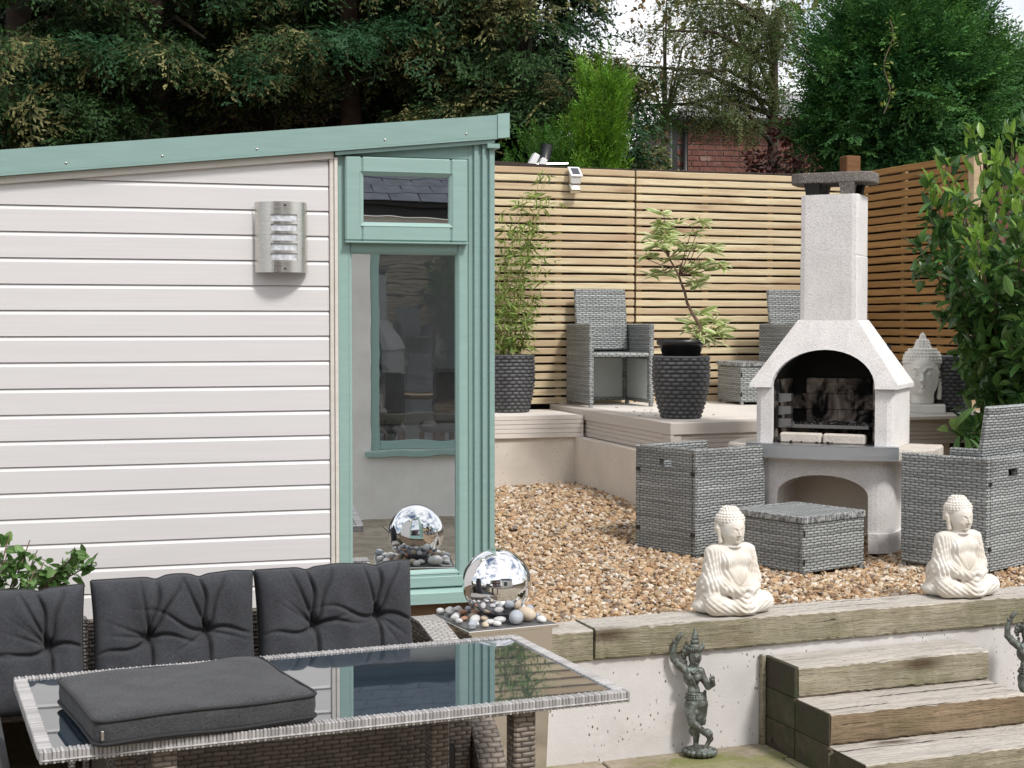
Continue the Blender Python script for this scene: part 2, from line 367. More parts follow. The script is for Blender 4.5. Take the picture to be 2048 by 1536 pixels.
MT['wick'] = m_wicker('grey_wicker', (.46, .48, .475), (.135, .145, .142), (.05, .053, .053), rowvar=.84)
MT['wickB'] = m_wicker('brown_grey_wicker', (.29, .24, .20), (.12, .10, .083), (.045, .038, .032), .045, .014, rowvar=.5)
MT['wicklt'] = m_wicker('pale_rim_wicker', (.52, .49, .46), (.36, .335, .315), (.12, .11, .10), .034, .012)
MT['liner'] = m_flat('grey_chair_lining', (.50, .53, .52), .6, bump=.1)
def m_rimstrand():
    a = Mat('table_rim_strand', .5, spec=.35); sp = a.n('SeparateXYZ', {0: a.coord()}); w = a.n('TexWhiteNoise', {'W': a.math('FLOOR', a.math('DIVIDE', sp.outputs[0], .0098))}, noise_dimensions='1D').outputs[0]
    n = a.noise(a.coord(), 60, 3, .6); t = a.math('ADD', a.math('MULTIPLY', w, .65), a.math('MULTIPLY', n, .4)); a.col(a.ramp(t, [(.1, (.27, .26, .255)), (.5, (.37, .355, .35)), (.95, (.48, .465, .46))])).bump(n, .3, .002); return a.m
MT['strand'] = m_rimstrand()
def m_pot():
    a = Mat('woven_pot', .5, spec=.4); at = a.n('Attribute', attribute_name='Col').outputs[0]; n = a.noise(a.coord(), 25, 3)
    a.col(a.mix(a.ramp(n, [(.3, 0.), (.8, .45)]), at, (.05, .05, .055))); return a.m
MT['pot'] = m_pot()
def m_fabric(name, c):
    a = Mat(name, .95, spec=.12); o = a.off(a.coord()); n = a.noise(a.map(o, (1, 1, 2)), 170, 3, .85); n2 = a.noise(o, 9, 5, .7)
    cc = a.ramp(n, [(.35, tuple(x*.55 for x in c)), (.6, c), (.78, tuple(x*2.0 for x in c))]); cc = a.mix(a.ramp(n2, [(.45, 0.), (.8, .3)]), cc, tuple(x*1.9 for x in c))
    a.col(cc); a.b.inputs['Sheen Weight'].default_value = .08; a.bump(n, .35, .002); return a.m
MT['fabric'] = m_fabric('charcoal_fabric', (.054, .056, .063))
MT['fabric2'] = m_fabric('charcoal_box_fabric', (.066, .067, .070))
MT['chairfab'] = m_fabric('taupe_upholstery', (.20, .18, .16))
MT['piping'] = m_flat('dark_piping', (.02, .02, .023), .8)
def m_stone(name, c, d, sc=9):
    a = Mat(name, .8, spec=.3); o = a.coord(); n = a.noise(o, sc, 6, .65); n2 = a.noise(o, sc*9, 4, .6)
    cc = a.ramp(n, [(.38, d), (.62, c)]); a.col(cc).bump(n2, .15, .003); return a.m
MT['plaster'] = m_stone('ivory_cast_stone', (.73, .70, .655), (.60, .545, .465))
MT['plasterW'] = m_stone('white_cast_stone', (.82, .80, .755), (.72, .695, .64), 5)
def m_bronze():
    a = Mat('aged_bronze', .5, .55); o = a.coord(); n = a.noise(o, 22, 6, .7); a.col(a.ramp(n, [(.35, (.07, .06, .048)), (.5, (.13, .14, .125)), (.7, (.30, .35, .325))])).bump(a.noise(o, 130, 3), .5, .003)
    a.rough(a.ramp(n, [(.35, .38), (.65, .7)])); return a.m
MT['bronze'] = m_bronze()
def m_pebble(name, c):
    a = Mat(name, .55, spec=.4); o = a.off(a.coord()); n = a.noise(o, 30, 5, .6); n2 = a.noise(o, 150, 3, .6)
    cc = a.mix(a.rnd(), c, tuple(x*.8 for x in c)); cc = a.mix(a.ramp(n, [(.5, 0.), (.75, .5)]), cc, tuple(x*.55 for x in c)); cc = a.mix(a.ramp(n2, [(.55, 0.), (.7, .35)]), cc, (.12, .12, .12)); a.col(cc); return a.m
MT['pebs'] = [m_pebble('white_pebble', (.68, .67, .66)), m_pebble('blue_grey_pebble', (.40, .43, .47)), m_pebble('tan_pebble', (.55, .46, .35)), m_pebble('terracotta_pebble', (.50, .27, .17))]
def m_vcol(name, rough=.8, spec=.3):
    a = Mat(name, rough, spec=spec); at = a.n('Attribute', attribute_name='Col').outputs[0]; n = a.noise(a.coord(), 90, 3)
    a.col(a.mix(a.ramp(n, [(.4, 0.), (.8, .35)]), at, (.12, .09, .06))).bump(n, .3, .004); return a.m
MT['gravel'] = m_vcol('flint_gravel')
MT['gravelbed'] = m_flat('gravel_bed_sand', (.16, .115, .075), .95, var=.5, scale=70, bump=.6)
def m_patio():
    a = Mat('patio_stone', .85, spec=.25); o = a.off(a.coord(), 3.); p = a.n('NewGeometry').outputs['Position']; n = a.noise(p, 5, 6, .7)
    c = a.ramp(n, [(.35, (.26, .215, .16)), (.65, (.44, .385, .30))]); c = a.mix(a.math('MULTIPLY', a.rnd(), .5), c, (.23, .19, .14))
    ms = a.noise(a.map(p, (1.1, 1.6, 1)), 2.2, 6, .7); sp = a.n('SeparateXYZ', {0: p}); near = a.ramp(a.math('SUBTRACT', sp.outputs[1], 4.9), [(.1, 0.), (.5, 1.)])
    c = a.mix(a.ramp(a.noise(p, 14, 6, .75), [(.5, 0.), (.72, .6)]), c, (.12, .095, .06)); c = a.mix(a.math('MULTIPLY', a.ramp(a.math('ADD', ms, a.math('MULTIPLY', a.noise(p, 26, 5, .8), .25)), [(.60, 0.), (.70, .85)]), near), c, (.16, .18, .04)); a.col(c).bump(a.noise(p, 40, 5), .4, .006); return a.m
MT['patio'] = m_patio()
def m_ground():
    a = Mat('soil_ground', 1., spec=.1); p = a.n('NewGeometry').outputs['Position']; a.col(a.ramp(a.noise(p, 1.3, 6, .7), [(.35, (.045, .035, .022)), (.65, (.085, .07, .04))])).bump(a.noise(p, 20, 5), .8, .02); return a.m
MT['ground'] = m_ground()
MT['bark'] = m_flat('dark_bark', (.06, .04, .028), .95, var=.5, scale=14, bump=1.)
MT['barkR'] = m_flat('red_bark', (.075, .04, .024), .95, var=.5, scale=14, bump=1.)
MT['stem'] = m_flat('shrub_stem', (.20, .125, .085), .8, var=.5, scale=40, bump=.6)
MT['cane'] = m_flat('bamboo_cane', (.30, .27, .09), .5, var=.3)
MT['leaf'] = m_leaf('foliage_leaf'); MT['leafd'] = m_leaf('conifer_spray', .6, .25, .2)
MT['laurel'] = m_leafobj('laurel_leaf', (.04, .105, .028), (.12, .24, .055), rough=.24)
MT['laurelY'] = m_leafobj('young_laurel_leaf', (.17, .33, .045), (.27, .42, .07), rough=.3, trans=.4)
MT['pieris'] = m_leafobj('variegated_leaf', (.20, .33, .075), (.30, .42, .12), edge=(.78, .76, .46), rough=.4, trans=.3)
MT['pierisY'] = m_leafobj('pink_tip_leaf', (.66, .52, .26), (.68, .45, .26), edge=(.78, .70, .44), rough=.4, trans=.3)
MT['rose'] = m_leafobj('rose_leaf', (.07, .16, .04), (.19, .32, .10), rough=.35, trans=.3)
def m_brick():
    a = Mat('red_brick', .9, spec=.2); o = a.off(a.coord()); n = a.noise(o, 14, 5, .7); c = a.ramp(n, [(.35, (.13, .055, .042)), (.65, (.235, .105, .08))])
    c = a.mix(a.math('MULTIPLY', a.rnd(), .6), c, (.13, .065, .055)); c = a.mix(a.ramp(a.noise(o, 6, 4), [(.6, 0.), (.75, .6)]), c, (.45, .38, .34)); a.col(c).bump(n, .4, .005); return a.m
MT['brick'] = m_brick(); MT['mortar'] = m_flat('grey_mortar', (.17, .15, .135), .95, var=.3)
MT['slate'] = m_flat('grey_roof_slate', (.44, .44, .45), .8, var=.35, scale=7, bump=.2)
MT['slateD'] = m_flat('dark_roof_slate', (.13, .138, .155), 1., var=.35, scale=7, bump=.2)
MT['slateD'].node_tree.nodes['Principled BSDF'].inputs['Specular IOR Level'].default_value = .0
MT['dark_in'] = m_flat('dark_interior', (.03, .03, .032), .9)
MT['redleaf'] = m_leaf('red_shrub_leaf', .5, .25)
# =================================================================== THE SETTING
def gz(x, y):
    t = np.clip((np.asarray(y, float)-7.25)/1.6, 0, 1); t = t*t*(3-2*t)
    return .475+t*.14+.012*np.sin(3.1*np.asarray(x)+1.7*np.asarray(y))
# ground sheet: low patio side, then the raised garden behind the retaining wall
ys = [-150, 0, 5.95, 5.97, 9.72, 9.76, 10.6, 10.62, 60, 150]; zs = [-.06, -.03, -.03, .33, .36, .8, .85, 1.0, 1.0, 1.3]
V = [(x, y, z) for x in (-150, -6, 1, 8, 150) for y, z in zip(ys, zs)]; n = len(ys)
struct(obj('ground', mesh_np('ground', V, [[i*n+j, (i+1)*n+j, (i+1)*n+j+1, i*n+j+1] for i in range(4) for j in range(n-1)]), MT['ground']))
# patio slabs
patio = struct(obj('patio', MB().box((-6, -9, -.025), (7, 5.9, -.008)), MT['gravelbed']))
slab = [MB().box((-.5*w+.006, -.5*d+.006, -.02), (.5*w-.006, .5*d-.006, .004), .004).mesh('slab') for w, d in ((.6, .45), (.45, .45), (.75, .45))]
for s in slab: s.materials.append(MT['patio'])
yy = 5.52
for r_ in range(15):
    x = 4.6-random.random()*.4; 
    while x > -2.2:
        k = random.randrange(3); w = (.6, .45, .75)[k]
        inst('slab', slab[k], patio, TR(x-w/2, yy, random.uniform(-.002, .002), random.uniform(-.004, .004), random.uniform(-.004, .004)))
        x -= w
    yy -= .45
# retaining wall, turned a little like the steps in front of it
RW = R(4.4); rwM = TR(1.886, 5.42, 0, 0, 0, RW)
rw = obj('retaining_wall', MB().box((-.26, .022, -.02), (3.3, .16, .405), .006, rwM), MT['render'])
tag(rw, 'low white rendered retaining wall with flaking paint holding back the gravel', 'wall')
def sleeper(L_, Hh=.121, D=.2, seed=0, rag=.0022, name='railway_sleeper'):
    r_ = np.random.default_rng(seed); nx = max(6, int(L_/.02)); loops = []
    for i in range(nx+1):
        x = L_*i/nx; j = r_.normal(0, rag, (8,)); b = .005+abs(r_.normal(0, .0025))
        P = [(b, 0), (D-b, 0), (D, b), (D, Hh-b), (D-b, Hh), (b, Hh), (0, Hh-b), (0, b)]
        loops.append([(x+(r_.normal(0, .002) if i in (0, nx) else 0), p[0]+j[q]*.5, p[1]+j[q]*.6) for q, p in enumerate(P)])
    mb = MB(); mb.slices(loops); return mb
so1 = obj('railway_sleeper', sleeper(2.4, seed=1), MT['sleeper']); so1.matrix_world = rwM @ TR(.003, 0, .407)
tag(so1, 'long weathered timber sleeper capping the low wall under both seated statues', 'sleeper')
so2 = obj('railway_sleeper', sleeper(.30, seed=2), MT['sleeper']); so2.matrix_world = rwM @ TR(-.303, .012, .400)
so3 = obj('railway_sleeper', sleeper(.95, seed=4), MT['sleeper']); so3.matrix_world = rwM @ TR(2.41, .003, .404); tag(so3, 'weathered timber sleeper capping the wall beyond the right hand bronze statue', 'sleeper')
tag(so2, 'short mossy timber sleeper with frayed end beside the mirror ball pedestal', 'sleeper')
# steps of stacked sleepers
st = thing('garden_steps', 'stacked timber sleeper steps climbing to the gravel terrace', 'steps', tuple(rwM @ Vector((.755, .018, 0))), RW)
def stepbeam(x0, y0, z0, L_, Hh, D, seed, mat):
    o = obj('sleeper', sleeper(L_, Hh, D, seed, .0016), MT[mat], st); o.location = (x0, y0, z0); return o
SH = .122
for lev, (ymin, rows) in enumerate(((-.735, 3), (-.49, 2), (-.245, 1))):
    for q in range(rows):
        stepbeam(.012-.01*q, -.245*(q+1)+.004, lev*SH+.001, .895+.012*((q+lev) % 2), SH-.003, .238, 10+lev*4+q, 'sleeper' if q == rows-1 and lev != 1 else 'sleeperB')
for lev, rows in ((0, 3), (1, 2), (2, 1)):
    for q in range(rows):
        obj('end_grain', MB().box((-.006, -.245*(q+1)+.0045, lev*SH+.0015), (.0125-.01*q, -.245*q-.0025, (lev+1)*SH-.0015), .0015), MT['sleeperE'], st)
obj('side_batten', MB().box((-.026, -.028, .0), (-.008, -.001, .372), .003), MT['sleeper'], st)

# gravel terrace
gx = np.linspace(-2, 7.5, 60); gy = np.linspace(5.56, 9.66, 36); GX, GY = np.meshgrid(gx, gy, indexing='ij'); GY = np.maximum(GY, 5.42+.077*(GX-1.886)+.15)
V = np.stack([GX, GY, gz(GX, GY)-.014], -1).reshape(-1, 3); ii = np.arange(59*35); a_ = (ii//35)*36+ii % 35
struct(obj('gravel_bed', mesh_np('gravel_bed', V, [np.stack([a_, a_+36, a_+37, a_+1], 1)], smooth=True), MT['gravelbed']))
ico_v = []; ph = (1+5**.5)/2
for a in (-1, 1):
    for b in (-ph, ph): ico_v += [(0, a, b), (a, b, 0), (b, 0, a)]
ico_v = np.array(ico_v)/np.linalg.norm(ico_v[0]); bm = bmesh.new(); [bm.verts.new(p) for p in ico_v]; r_ = bmesh.ops.convex_hull(bm, input=bm.verts); bm.verts.index_update()
ico_f = np.array([[v.index for v in f.verts] for f in bm.faces]); ico_v = np.array([v.co[:] for v in bm.verts]); bm.free()
def rand_rot(n, r_):
    q = r_.normal(size=(n, 4)); q /= np.linalg.norm(q, axis=1)[:, None]; w, x, y, z = q.T
    return np.stack([1-2*(y*y+z*z), 2*(x*y-z*w), 2*(x*z+y*w), 2*(x*y+z*w), 1-2*(x*x+z*z), 2*(y*z-x*w), 2*(x*z-y*w), 2*(y*z+x*w), 1-2*(x*x+y*y)], 1).reshape(-1, 3, 3)
def stones(n, px, py, pz, smin, smax, cols, r_):
    s = r_.uniform(smin, smax, (n, 1, 1))*np.exp(r_.normal(0, .2, (n, 1, 1)))
    sc = r_.uniform(.38, 1.2, (n, 1, 3)); v = ico_v[None]*(1+r_.normal(0, .13, (n, len(ico_v), 1)))*sc*s
    tilt = rand_rot(n, r_); v = np.einsum('nij,nkj->nki', tilt, v); v[:, :, 2] *= .8
    v += np.stack([px, py, pz], 1)[:, None, :]
    f = ico_f[None]+(np.arange(n)*len(ico_v))[:, None, None]
    c = np.repeat(cols[:, None, :], len(ico_v), 1)
    return v.reshape(-1, 3), f.reshape(-1, 3), c.reshape(-1, 3)
pal = np.array([(.55, .41, .27), (.47, .31, .18), (.62, .52, .40), (.33, .20, .115), (.70, .63, .54), (.24, .17, .12), (.42, .27, .15), (.52, .37, .22), (.36, .31, .27)])
NG = 60000; px = rng.uniform(1.55, 5.75, NG*3); py = rng.uniform(5.6, 9.62, NG*3); k = (px > 1.7) & (py > 5.42+.077*(px-1.886)+.205) & (px < 1.6+.62*(py-4.2)+2.2); px = px[k][:NG]; py = py[k][:NG]; m = len(px)
gc = pal[rng.choice(len(pal), m, p=[.2, .16, .13, .11, .09, .07, .1, .1, .04])]*rng.uniform(.8, 1.15, (m, 1))
V, Fc, C = stones(m, px, py, gz(px, py)+rng.uniform(-.014, .008, m), .0088, .0185, gc, rng)
stuff(tag(obj('gravel', mesh_np('gravel', V, [Fc], C, uv=False), MT['gravel']), 'golden brown flint gravel spread over the terrace', 'gravel'))

# low rendered wall and decks behind the gravel
DZ = 1.123; LZ = 1.086; WY = 9.62
bw = obj('terrace_wall', MB().slices([[(x, y, z) for x, y in ((.6, WY), (3.20, WY), (3.225, 8.21), (5.6, 8.50), (5.6, 8.64), (3.40, 8.40), (3.38, WY+.2), (.6, WY+.2))] for z in (.30, .936)]), MT['renderB'])
tag(bw, 'cream rendered terrace wall under the deck edge behind the gravel', 'wall')
def grooved(L_, Hh, g=5, t=.02, name='fascia_board'):
    """board along +X, face towards -Y, with g shallow grooves"""
    pr = [(t, 0), (0, 0)]
    for i in range(1, g): z = Hh*i/g; pr += [(0, z-.004), (.005, z-.002), (.005, z+.002), (0, z+.004)]
    pr += [(0, Hh), (t, Hh)]
    return MB().slices([[(x, p[0], p[1]) for p in pr] for x in (0, L_)])
dk = thing('raised_deck', 'pale composite corner deck carrying the wicker seats and barbecue backdrop', 'deck', (3.27, 8.14, .93))
A = Vector((3.296, 8.14, 0)); B = Vector((3.245, 10.33, 0)); Cc = Vector((5.60, 8.43, 0))
def alongM(p, q, z): d = q-p; return Matrix.Translation((p.x, p.y, z)) @ Matrix.Rotation(math.atan2(d.y, d.x), 4, 'Z')
o = obj('fascia_board', grooved((Cc-A).length, .108, 4), MT['fascia'], dk); o.matrix_local = Matrix.Translation(-dk.location) @ alongM(A+Vector((0, .018, 0)), Cc, .942)
o = obj('fascia_board', grooved((B-A).length, .108, 4), MT['fascia'], dk); o.matrix_local = Matrix.Translation(-dk.location) @ alongM(B+Vector((.018, 0, 0)), A, .942)
o = obj('edge_board', MB().box((0, 0, 0), ((Cc-A).length, .13, .072), .004), MT['fascia'], dk); o.matrix_local = Matrix.Translation(-dk.location) @ alongM(A, Cc, 1.0505)
o = obj('edge_board', MB().box((.0, 0, 0), ((B-A).length-.135, .13, .072), .004), MT['fascia'], dk); o.matrix_local = Matrix.Translation(-dk.location) @ alongM(B, A, 1.0505)
o = obj('corner_post', MB().box((0, 0, 0), (.075, .075, .11), .004), MT['fascia'], dk); o.matrix_local = Matrix.Translation(-dk.location) @ alongM(A+Vector((.004, .010, 0)), Cc, .9405)
bl = MB().box((0, 0, 0), (2.34, .138, .022), .003).mesh('deck_board'); bl.materials.append(MT['deck'])
for i in range(15):
    y = 8.29+.1415*i; inst('deck_board', bl, dk, Matrix.Translation(-dk.location) @ TR(3.37-.003*i, y, DZ-.0225, 0, 0, R(.6)))
obj('joist_box', MB().box((3.34, 8.47, .80), (5.72, 10.36, DZ-.026)), MT['gap'], dk, world=True)
ld = thing('low_deck', 'narrow grooved composite planting ledge beside the cabin', 'deck', (2.3, WY, .93))
o = obj('fascia_board', grooved(2.595, .148, 5), MT['deck'], ld); o.matrix_local = Matrix.Translation(-ld.location) @ TR(.66, WY-.022, .938)
bl2 = MB().box((0, 0, 0), (2.585, .138, .022), .003).mesh('deck_board'); bl2.materials.append(MT['deck'])
for i in range(5): inst('deck_board', bl2, ld, Matrix.Translation(-ld.location) @ TR(.66, WY+.001+.1415*i, LZ-.0225))
obj('soil_strip', MB().box((.66, 10.275, .95), (3.24, 10.36, 1.07)), MT['ground'], ld, world=True)

# =================================================================== FENCES
def fence(name, label, p, q, ztop, zbot, slatmat, pitch=.0592, sh=.0448, batt=None):
    p = Vector(p); q = Vector(q); L_ = (q-p).length; a = math.atan2(q.y-p.y, q.x-p.x)
    t = thing(name, label, 'fence', (p.x, p.y, zbot), a)
    n = int((ztop-zbot)/pitch); ms = []
    for kk in range(5):
        mb = MB(); r_ = np.random.default_rng(kk+40); nx = 14; loops = []
        for i in range(nx+1):
            x = .004+(L_-.008)*i/nx; w = r_.normal(0, .0009, 2)
            loops.append([(x, .003+w[0], 0+w[1]), (x, 0+w[0], .004+w[1]), (x, 0+w[0], sh-.004+w[1]), (x, .003+w[0], sh+w[1]), (x, .019, sh), (x, .019, 0)])
        mb.slices(loops); m_ = mb.mesh('slat'); m_.materials.append(MT[slatmat]); ms.append(m_)
    for i in range(n):
        inst('slat', ms[random.randrange(5)], t, TR(0, random.uniform(-.002, .002), ztop-zbot-sh-i*pitch+random.uniform(-.0015, .0015), random.uniform(-.015, .015), random.uniform(-.0009, .0009), 0))
    for x in (batt or (.02, L_/3, 2*L_/3, L_-.065)):
        obj('batten', MB().box((x, .0215, -.02), (x+.045, .05, ztop-zbot-.006), .003), MT['batten'], t)
    return t
bfy = lambda x: 10.35+.037*(x-3.3)
fence('slat_fence', 'pale slatted fence panel behind the bamboo pot and solar light', (2.12, bfy(2.12)), (3.914, bfy(3.914)), 2.826, 1.10, 'slat', batt=(.02, .6, 1.185, 1.745))
fence('slat_fence', 'pale slatted fence panel behind the variegated shrub and wicker ottoman', (3.922, bfy(3.922)), (5.66, bfy(5.66)), 2.824, 1.10, 'slat', batt=(.012, .55, 1.09, 1.68))
rfp = lambda y: 5.657-.0843*(y-10.437)
fence('slat_fence', 'orange brown slatted fence panel behind the stone head', (rfp(10.36), 10.36), (rfp(8.95), 8.95), 2.845, 1.10, 'slatR', batt=(.12, .62, 1.05, 1.36))
ep = obj('fence_post', MB().box((rfp(8.93)-.012, 8.875, .8), (rfp(8.93)+.06, 8.945, 2.848), .004), MT['slat']); tag(ep, 'pale square end post of the orange fence rising out of the laurel', 'post')
cp = obj('fence_post', MB().box((5.69, 10.47, .9), (5.81, 10.59, 3.0), .006), MT['postbrown']); tag(cp, 'brown square timber corner post rising above the barbecue chimney', 'post')
of = thing('board_fence', 'dark old close board fence hidden behind the pale slats', 'fence', (1.9, 10.5, 1.0))  # old fence top shows at left; carried on behind the slats to darken gaps
ob = MB().box((0, 0, 0), (.142, .016, 1.83), .003).mesh('board'); ob.materials.append(MT['oldfence'])
for i in range(26): inst('board', ob, of, TR(.145*i, .0+.004*(i % 2), .02 if i > 9 else .055-.0036*i, 0, 0, R(2)))
obj('cap_rail', MB().box((0, -.02, 1.885), (1.35, .06, 1.905), .003, TR(0, 0, 0, 0, R(1.6), R(2))), MT['oldfence'], of)
of2 = thing('board_fence', 'dark boards added behind the orange slats to darken their gaps', 'fence', (5.75, 10.4, 1.0), R(-84))  # unseen boards added so the gaps between orange slats look dark
for i in range(11): inst('board', ob, of2, TR(.145*i, .0, .0))

# =================================================================== CABIN
YC = 6.08
cb = thing('garden_cabin', 'cream clad garden cabin with sage green roof edge and corner window', 'cabin', (.7, YC, .42))
def cpart(name, mb, mat, par=None, smooth=False): return obj(name, mb, MT[mat], par or cb, smooth, world=True)
rb = lambda x: 2.2995+.1052*x          # underside of the fascia
rtp = lambda x: rb(x)+.0895
zj = float(onY(330, 672.5, YC-.018)[2])      # a joint between boards
XL, XR = -1.3, .966
k0 = int((zj-.50)/.1008); zz = zj-k0*.1008
while zz < 2.46:
    pr = [(-.0, zz+.0015), (-.018, zz+.0015), (-.018, zz+.085), (-.0145, zz+.0915), (-.010, zz+.1002), (-.0, zz+.1002)]
    lx = lambda z: max(XL, (z-(2.2995+.045))/.1052)
    if lx(zz) < XR-.05:
        zt = rb(XR)+.03
        l0 = [(lx(z), YC+y, z) for y, z in pr]; l1 = [(XR, YC+y, min(z, zt)) for y, z in pr]
        cpart('cladding_board', MB().slices([l0, l1]), 'siding')
    zz += .1008
def slabx(x0, x1, y0, y1, f0, f1):      # sloped beam following the roof line
    return MB().slices([[(x, y0, f0(x)), (x, y1, f0(x)), (x, y1, f1(x)), (x, y0, f1(x))] for x in (x0, x1)])
cpart('shell', MB().slices([[(XL, YC+y, .46) for y in (.02, .06)]+[(XL, YC+y, rb(XL)+.02) for y in (.06, .02)], [(XR, YC+y, .46) for y in (.02, .06)]+[(XR, YC+y, rb(XR)+.02) for y in (.06, .02)]]), 'siding')
cpart('side_wall', MB().box((1.60, YC+.12, .46), (1.645, 8.5, 2.43)), 'siding')
cpart('back_wall', MB().slices([[(XL, y, .46) for y in (8.5, 8.56)]+[(XL, y, rb(XL)) for y in (8.56, 8.5)], [(1.645, y, .46) for y in (8.5, 8.56)]+[(1.645, y, rb(1.645)) for y in (8.56, 8.5)]]), 'siding')
cpart('inner_wall', MB().box((XL, YC+.12, .46), (XL+.04, 8.5, 2.16)), 'gap')
cpart('floor', MB().box((XL, YC+.05, .44), (1.645, 8.5, .47)), 'dark_in')
rf = cpart('roof', slabx(-1.6, 1.70, YC-.03, 8.75, lambda x: rb(x)+.012, lambda x: rtp(x)-.018), 'felt')
fa = cpart('fascia', slabx(-1.6, 1.668, YC-.062, YC-.035, rb, rtp), 'green', rf)
cpart('fascia', slabx(-1.6, 1.668, YC-.062, YC-.010, lambda x: rb(x)-.0085, lambda x: rb(x)-.0005), 'green', rf)
cpart('end_cap', slabx(1.664, 1.714, YC-.068, YC-.028, lambda x: rb(x)-.006, lambda x: rtp(x)+.004), 'green2', rf)
for x in (-.05, .31, .675, 1.19, 1.53):
    s_ = cpart('screw', MB().lathe([(0.0005, -.001), (.005, 0), (.0045, .0025), (.0005, .0035)], 8, TR(x, YC-.062, rb(x)+.022, R(90))), 'steel', rf, True)
cpart('eave_trim', slabx(-1.3, .985, YC-.034, YC-.004, lambda x: rb(x)-.036, lambda x: rb(x)-.0095), 'cream')
cpart('eave_trim', slabx(.990, 1.655, YC-.050, YC-.004, lambda x: rb(x)-.024, lambda x: rb(x)-.0095), 'green')
cpart('eave_block', MB().box((1.622, YC-.055, rb(1.64)-.045), (1.676, YC+.02, rb(1.64)-.0255), .002), 'green')
cpart('corner_trim', MB().slices([[(x, y, z) for x, y in ((.969, YC), (.969, YC-.024), (.972, YC-.027), (.985, YC-.027), (.988, YC-.024), (.988, YC-.034), (1.001, YC-.034), (1.001, YC))] for z in (.50, rb(.98)-.03)]), 'cream')
# window wall
wf = cpart('window_frame', MB().box((1.0035, YC-.016, .60), (1.0545, YC+.06, rb(1.03)-.026), .003)
    .box((1.5065, YC-.016, .60), (1.548, YC+.06, rb(1.03)-.026), .003)
    
    .box((1.0555, YC-.0145, 1.993), (1.5055, YC+.055, 2.034), .003)
    .box((1.0555, YC-.0145, .60), (1.5055, YC+.055, .667), .003), 'green2')
cpart('head_panel', slabx(1.0037, 1.6, YC-.0135, YC+.05, lambda x: 2.384, lambda x: rb(x)-.012), 'green')
def bead(x0, x1, z0, z1, w, y0, y1):     # mitred glazing bead with sloped inner face
    out = [(x0, z0), (x1, z0), (x1, z1), (x0, z1)]; inn = [(x0+w, z0+w), (x1-w, z0+w), (x1-w, z1-w), (x0+w, z1-w)]
    mb = MB(); V = [(x, y0, z) for x, z in out]+[(x, y1, z) for x, z in inn]+[(x, y1+.02, z) for x, z in out]+[(x, y1+.02, z) for x, z in inn]
    Fc = []
    for i in range(4):
        j = (i+1) % 4; Fc += [[i, j, 4+j, 4+i], [8+i, 8+j, j, i], [4+i, 4+j, 12+j, 12+i], [12+i, 12+j, 8+j, 8+i]]
    return mb.add(V, Fc)
cpart('glazing_bead', bead(1.048, 1.513, .66, 2.0, .014, YC-.0175, YC-.002), 'green2', wf)
pane = cpart('pane', MB().box((1.056, YC+.008, .668), (1.5055, YC+.016, 1.992)), 'glass', wf)
sa = cpart('window_sash', MB().box((1.030, YC-.046, 2.038), (1.098, YC-.0175, 2.378), .006).box((1.470, YC-.046, 2.038), (1.540, YC-.0175, 2.378), .006)
    .box((1.0985, YC-.0455, 2.038), (1.4695, YC-.018, 2.105), .006).box((1.0985, YC-.0455, 2.311), (1.4695, YC-.018, 2.378), .006), 'green2')
cpart('glazing_bead', bead(1.090, 1.478, 2.098, 2.319, .016, YC-.0475, YC-.034), 'green2', sa)
cpart('drip_bar', MB().box((1.028, YC-.052, 2.028), (1.542, YC-.018, 2.0365), .002), 'green', sa)
cpart('pane', MB().box((1.104, YC-.026, 2.112), (1.464, YC-.020, 2.305)), 'glass', sa)
pr = [(1.5495, YC+.1), (1.5495, YC-.012), (1.553, YC-.016), (1.570, YC-.016), (1.573, YC-.030), (1.590, YC-.030), (1.593, YC-.018), (1.604, YC-.018), (1.607, YC-.034), (1.622, YC-.034), (1.625, YC-.022), (1.634, YC-.022), (1.637, YC-.036), (1.656, YC-.036), (1.659, YC-.032), (1.659, YC+.1)]
cpart('corner_post', MB().slices([[(x, y, z) for x, y in pr] for z in (.56, rb(1.6)-.02)]), 'green')
cpart('window_sill', MB().slices([[(x, YC+.06, .602), (x, YC-.040, .5985), (x, YC-.075, .588), (x, YC-.078, .545), (x, YC+.06, .545)] for x in (.99, 1.668)]), 'green2')
cpart('sill_rail', MB().box((1.0555, YC-.03, .606), (1.548, YC-.0165, .650), .003), 'green2')
cpart('base_beam', MB().box((-1.3, YC-.012, .36), (1.66, YC+.2, .540), .005), 'timber')
cpart('base_beam', MB().box((-1.3, YC-.010, .0), (1.50, YC+.2, .355), .005), 'timber')

# wall light
wl = thing('wall_light', 'brushed steel curved wall lantern with five white slots on cream cladding', 'lamp', (.7725, YC-.018, 2.045))
sv_ = np.linspace(-1, 1, 33); s0, s1 = -.333, .385; zr = [-.14, -.092]; 
for i in range(5): zr += [-.092+.0385*i+.0275, -.092+.0385*(i+1)] if i < 4 else [-.092+.0385*4+.0275]
zr += [.14]; zr = sorted(set(round(z, 4) for z in zr)); lxy = lambda s, k=1.: (.105*math.sin(s*math.pi/2*.93)/math.sin(math.pi/2*.93), -.012-.075*math.cos(s*math.pi/2)*k)
V = []; Fc = []; sv_ = sorted(list(sv_)+[s0, s1])
for s_ in sv_:
    x, y = lxy(s_)
    for z in zr: V.append((x, y, z))
nz = len(zr)
for i in range(len(sv_)-1):
    for j in range(nz-1):
        zm = (zr[j]+zr[j+1])/2; sm = (sv_[i]+sv_[i+1])/2
        slot = s0 < sm < s1 and any(-.092+.0385*q < zm < -.092+.0385*q+.0275 for q in range(5))
        if not slot: Fc.append([i*nz+j, (i+1)*nz+j, (i+1)*nz+j+1, i*nz+j+1])
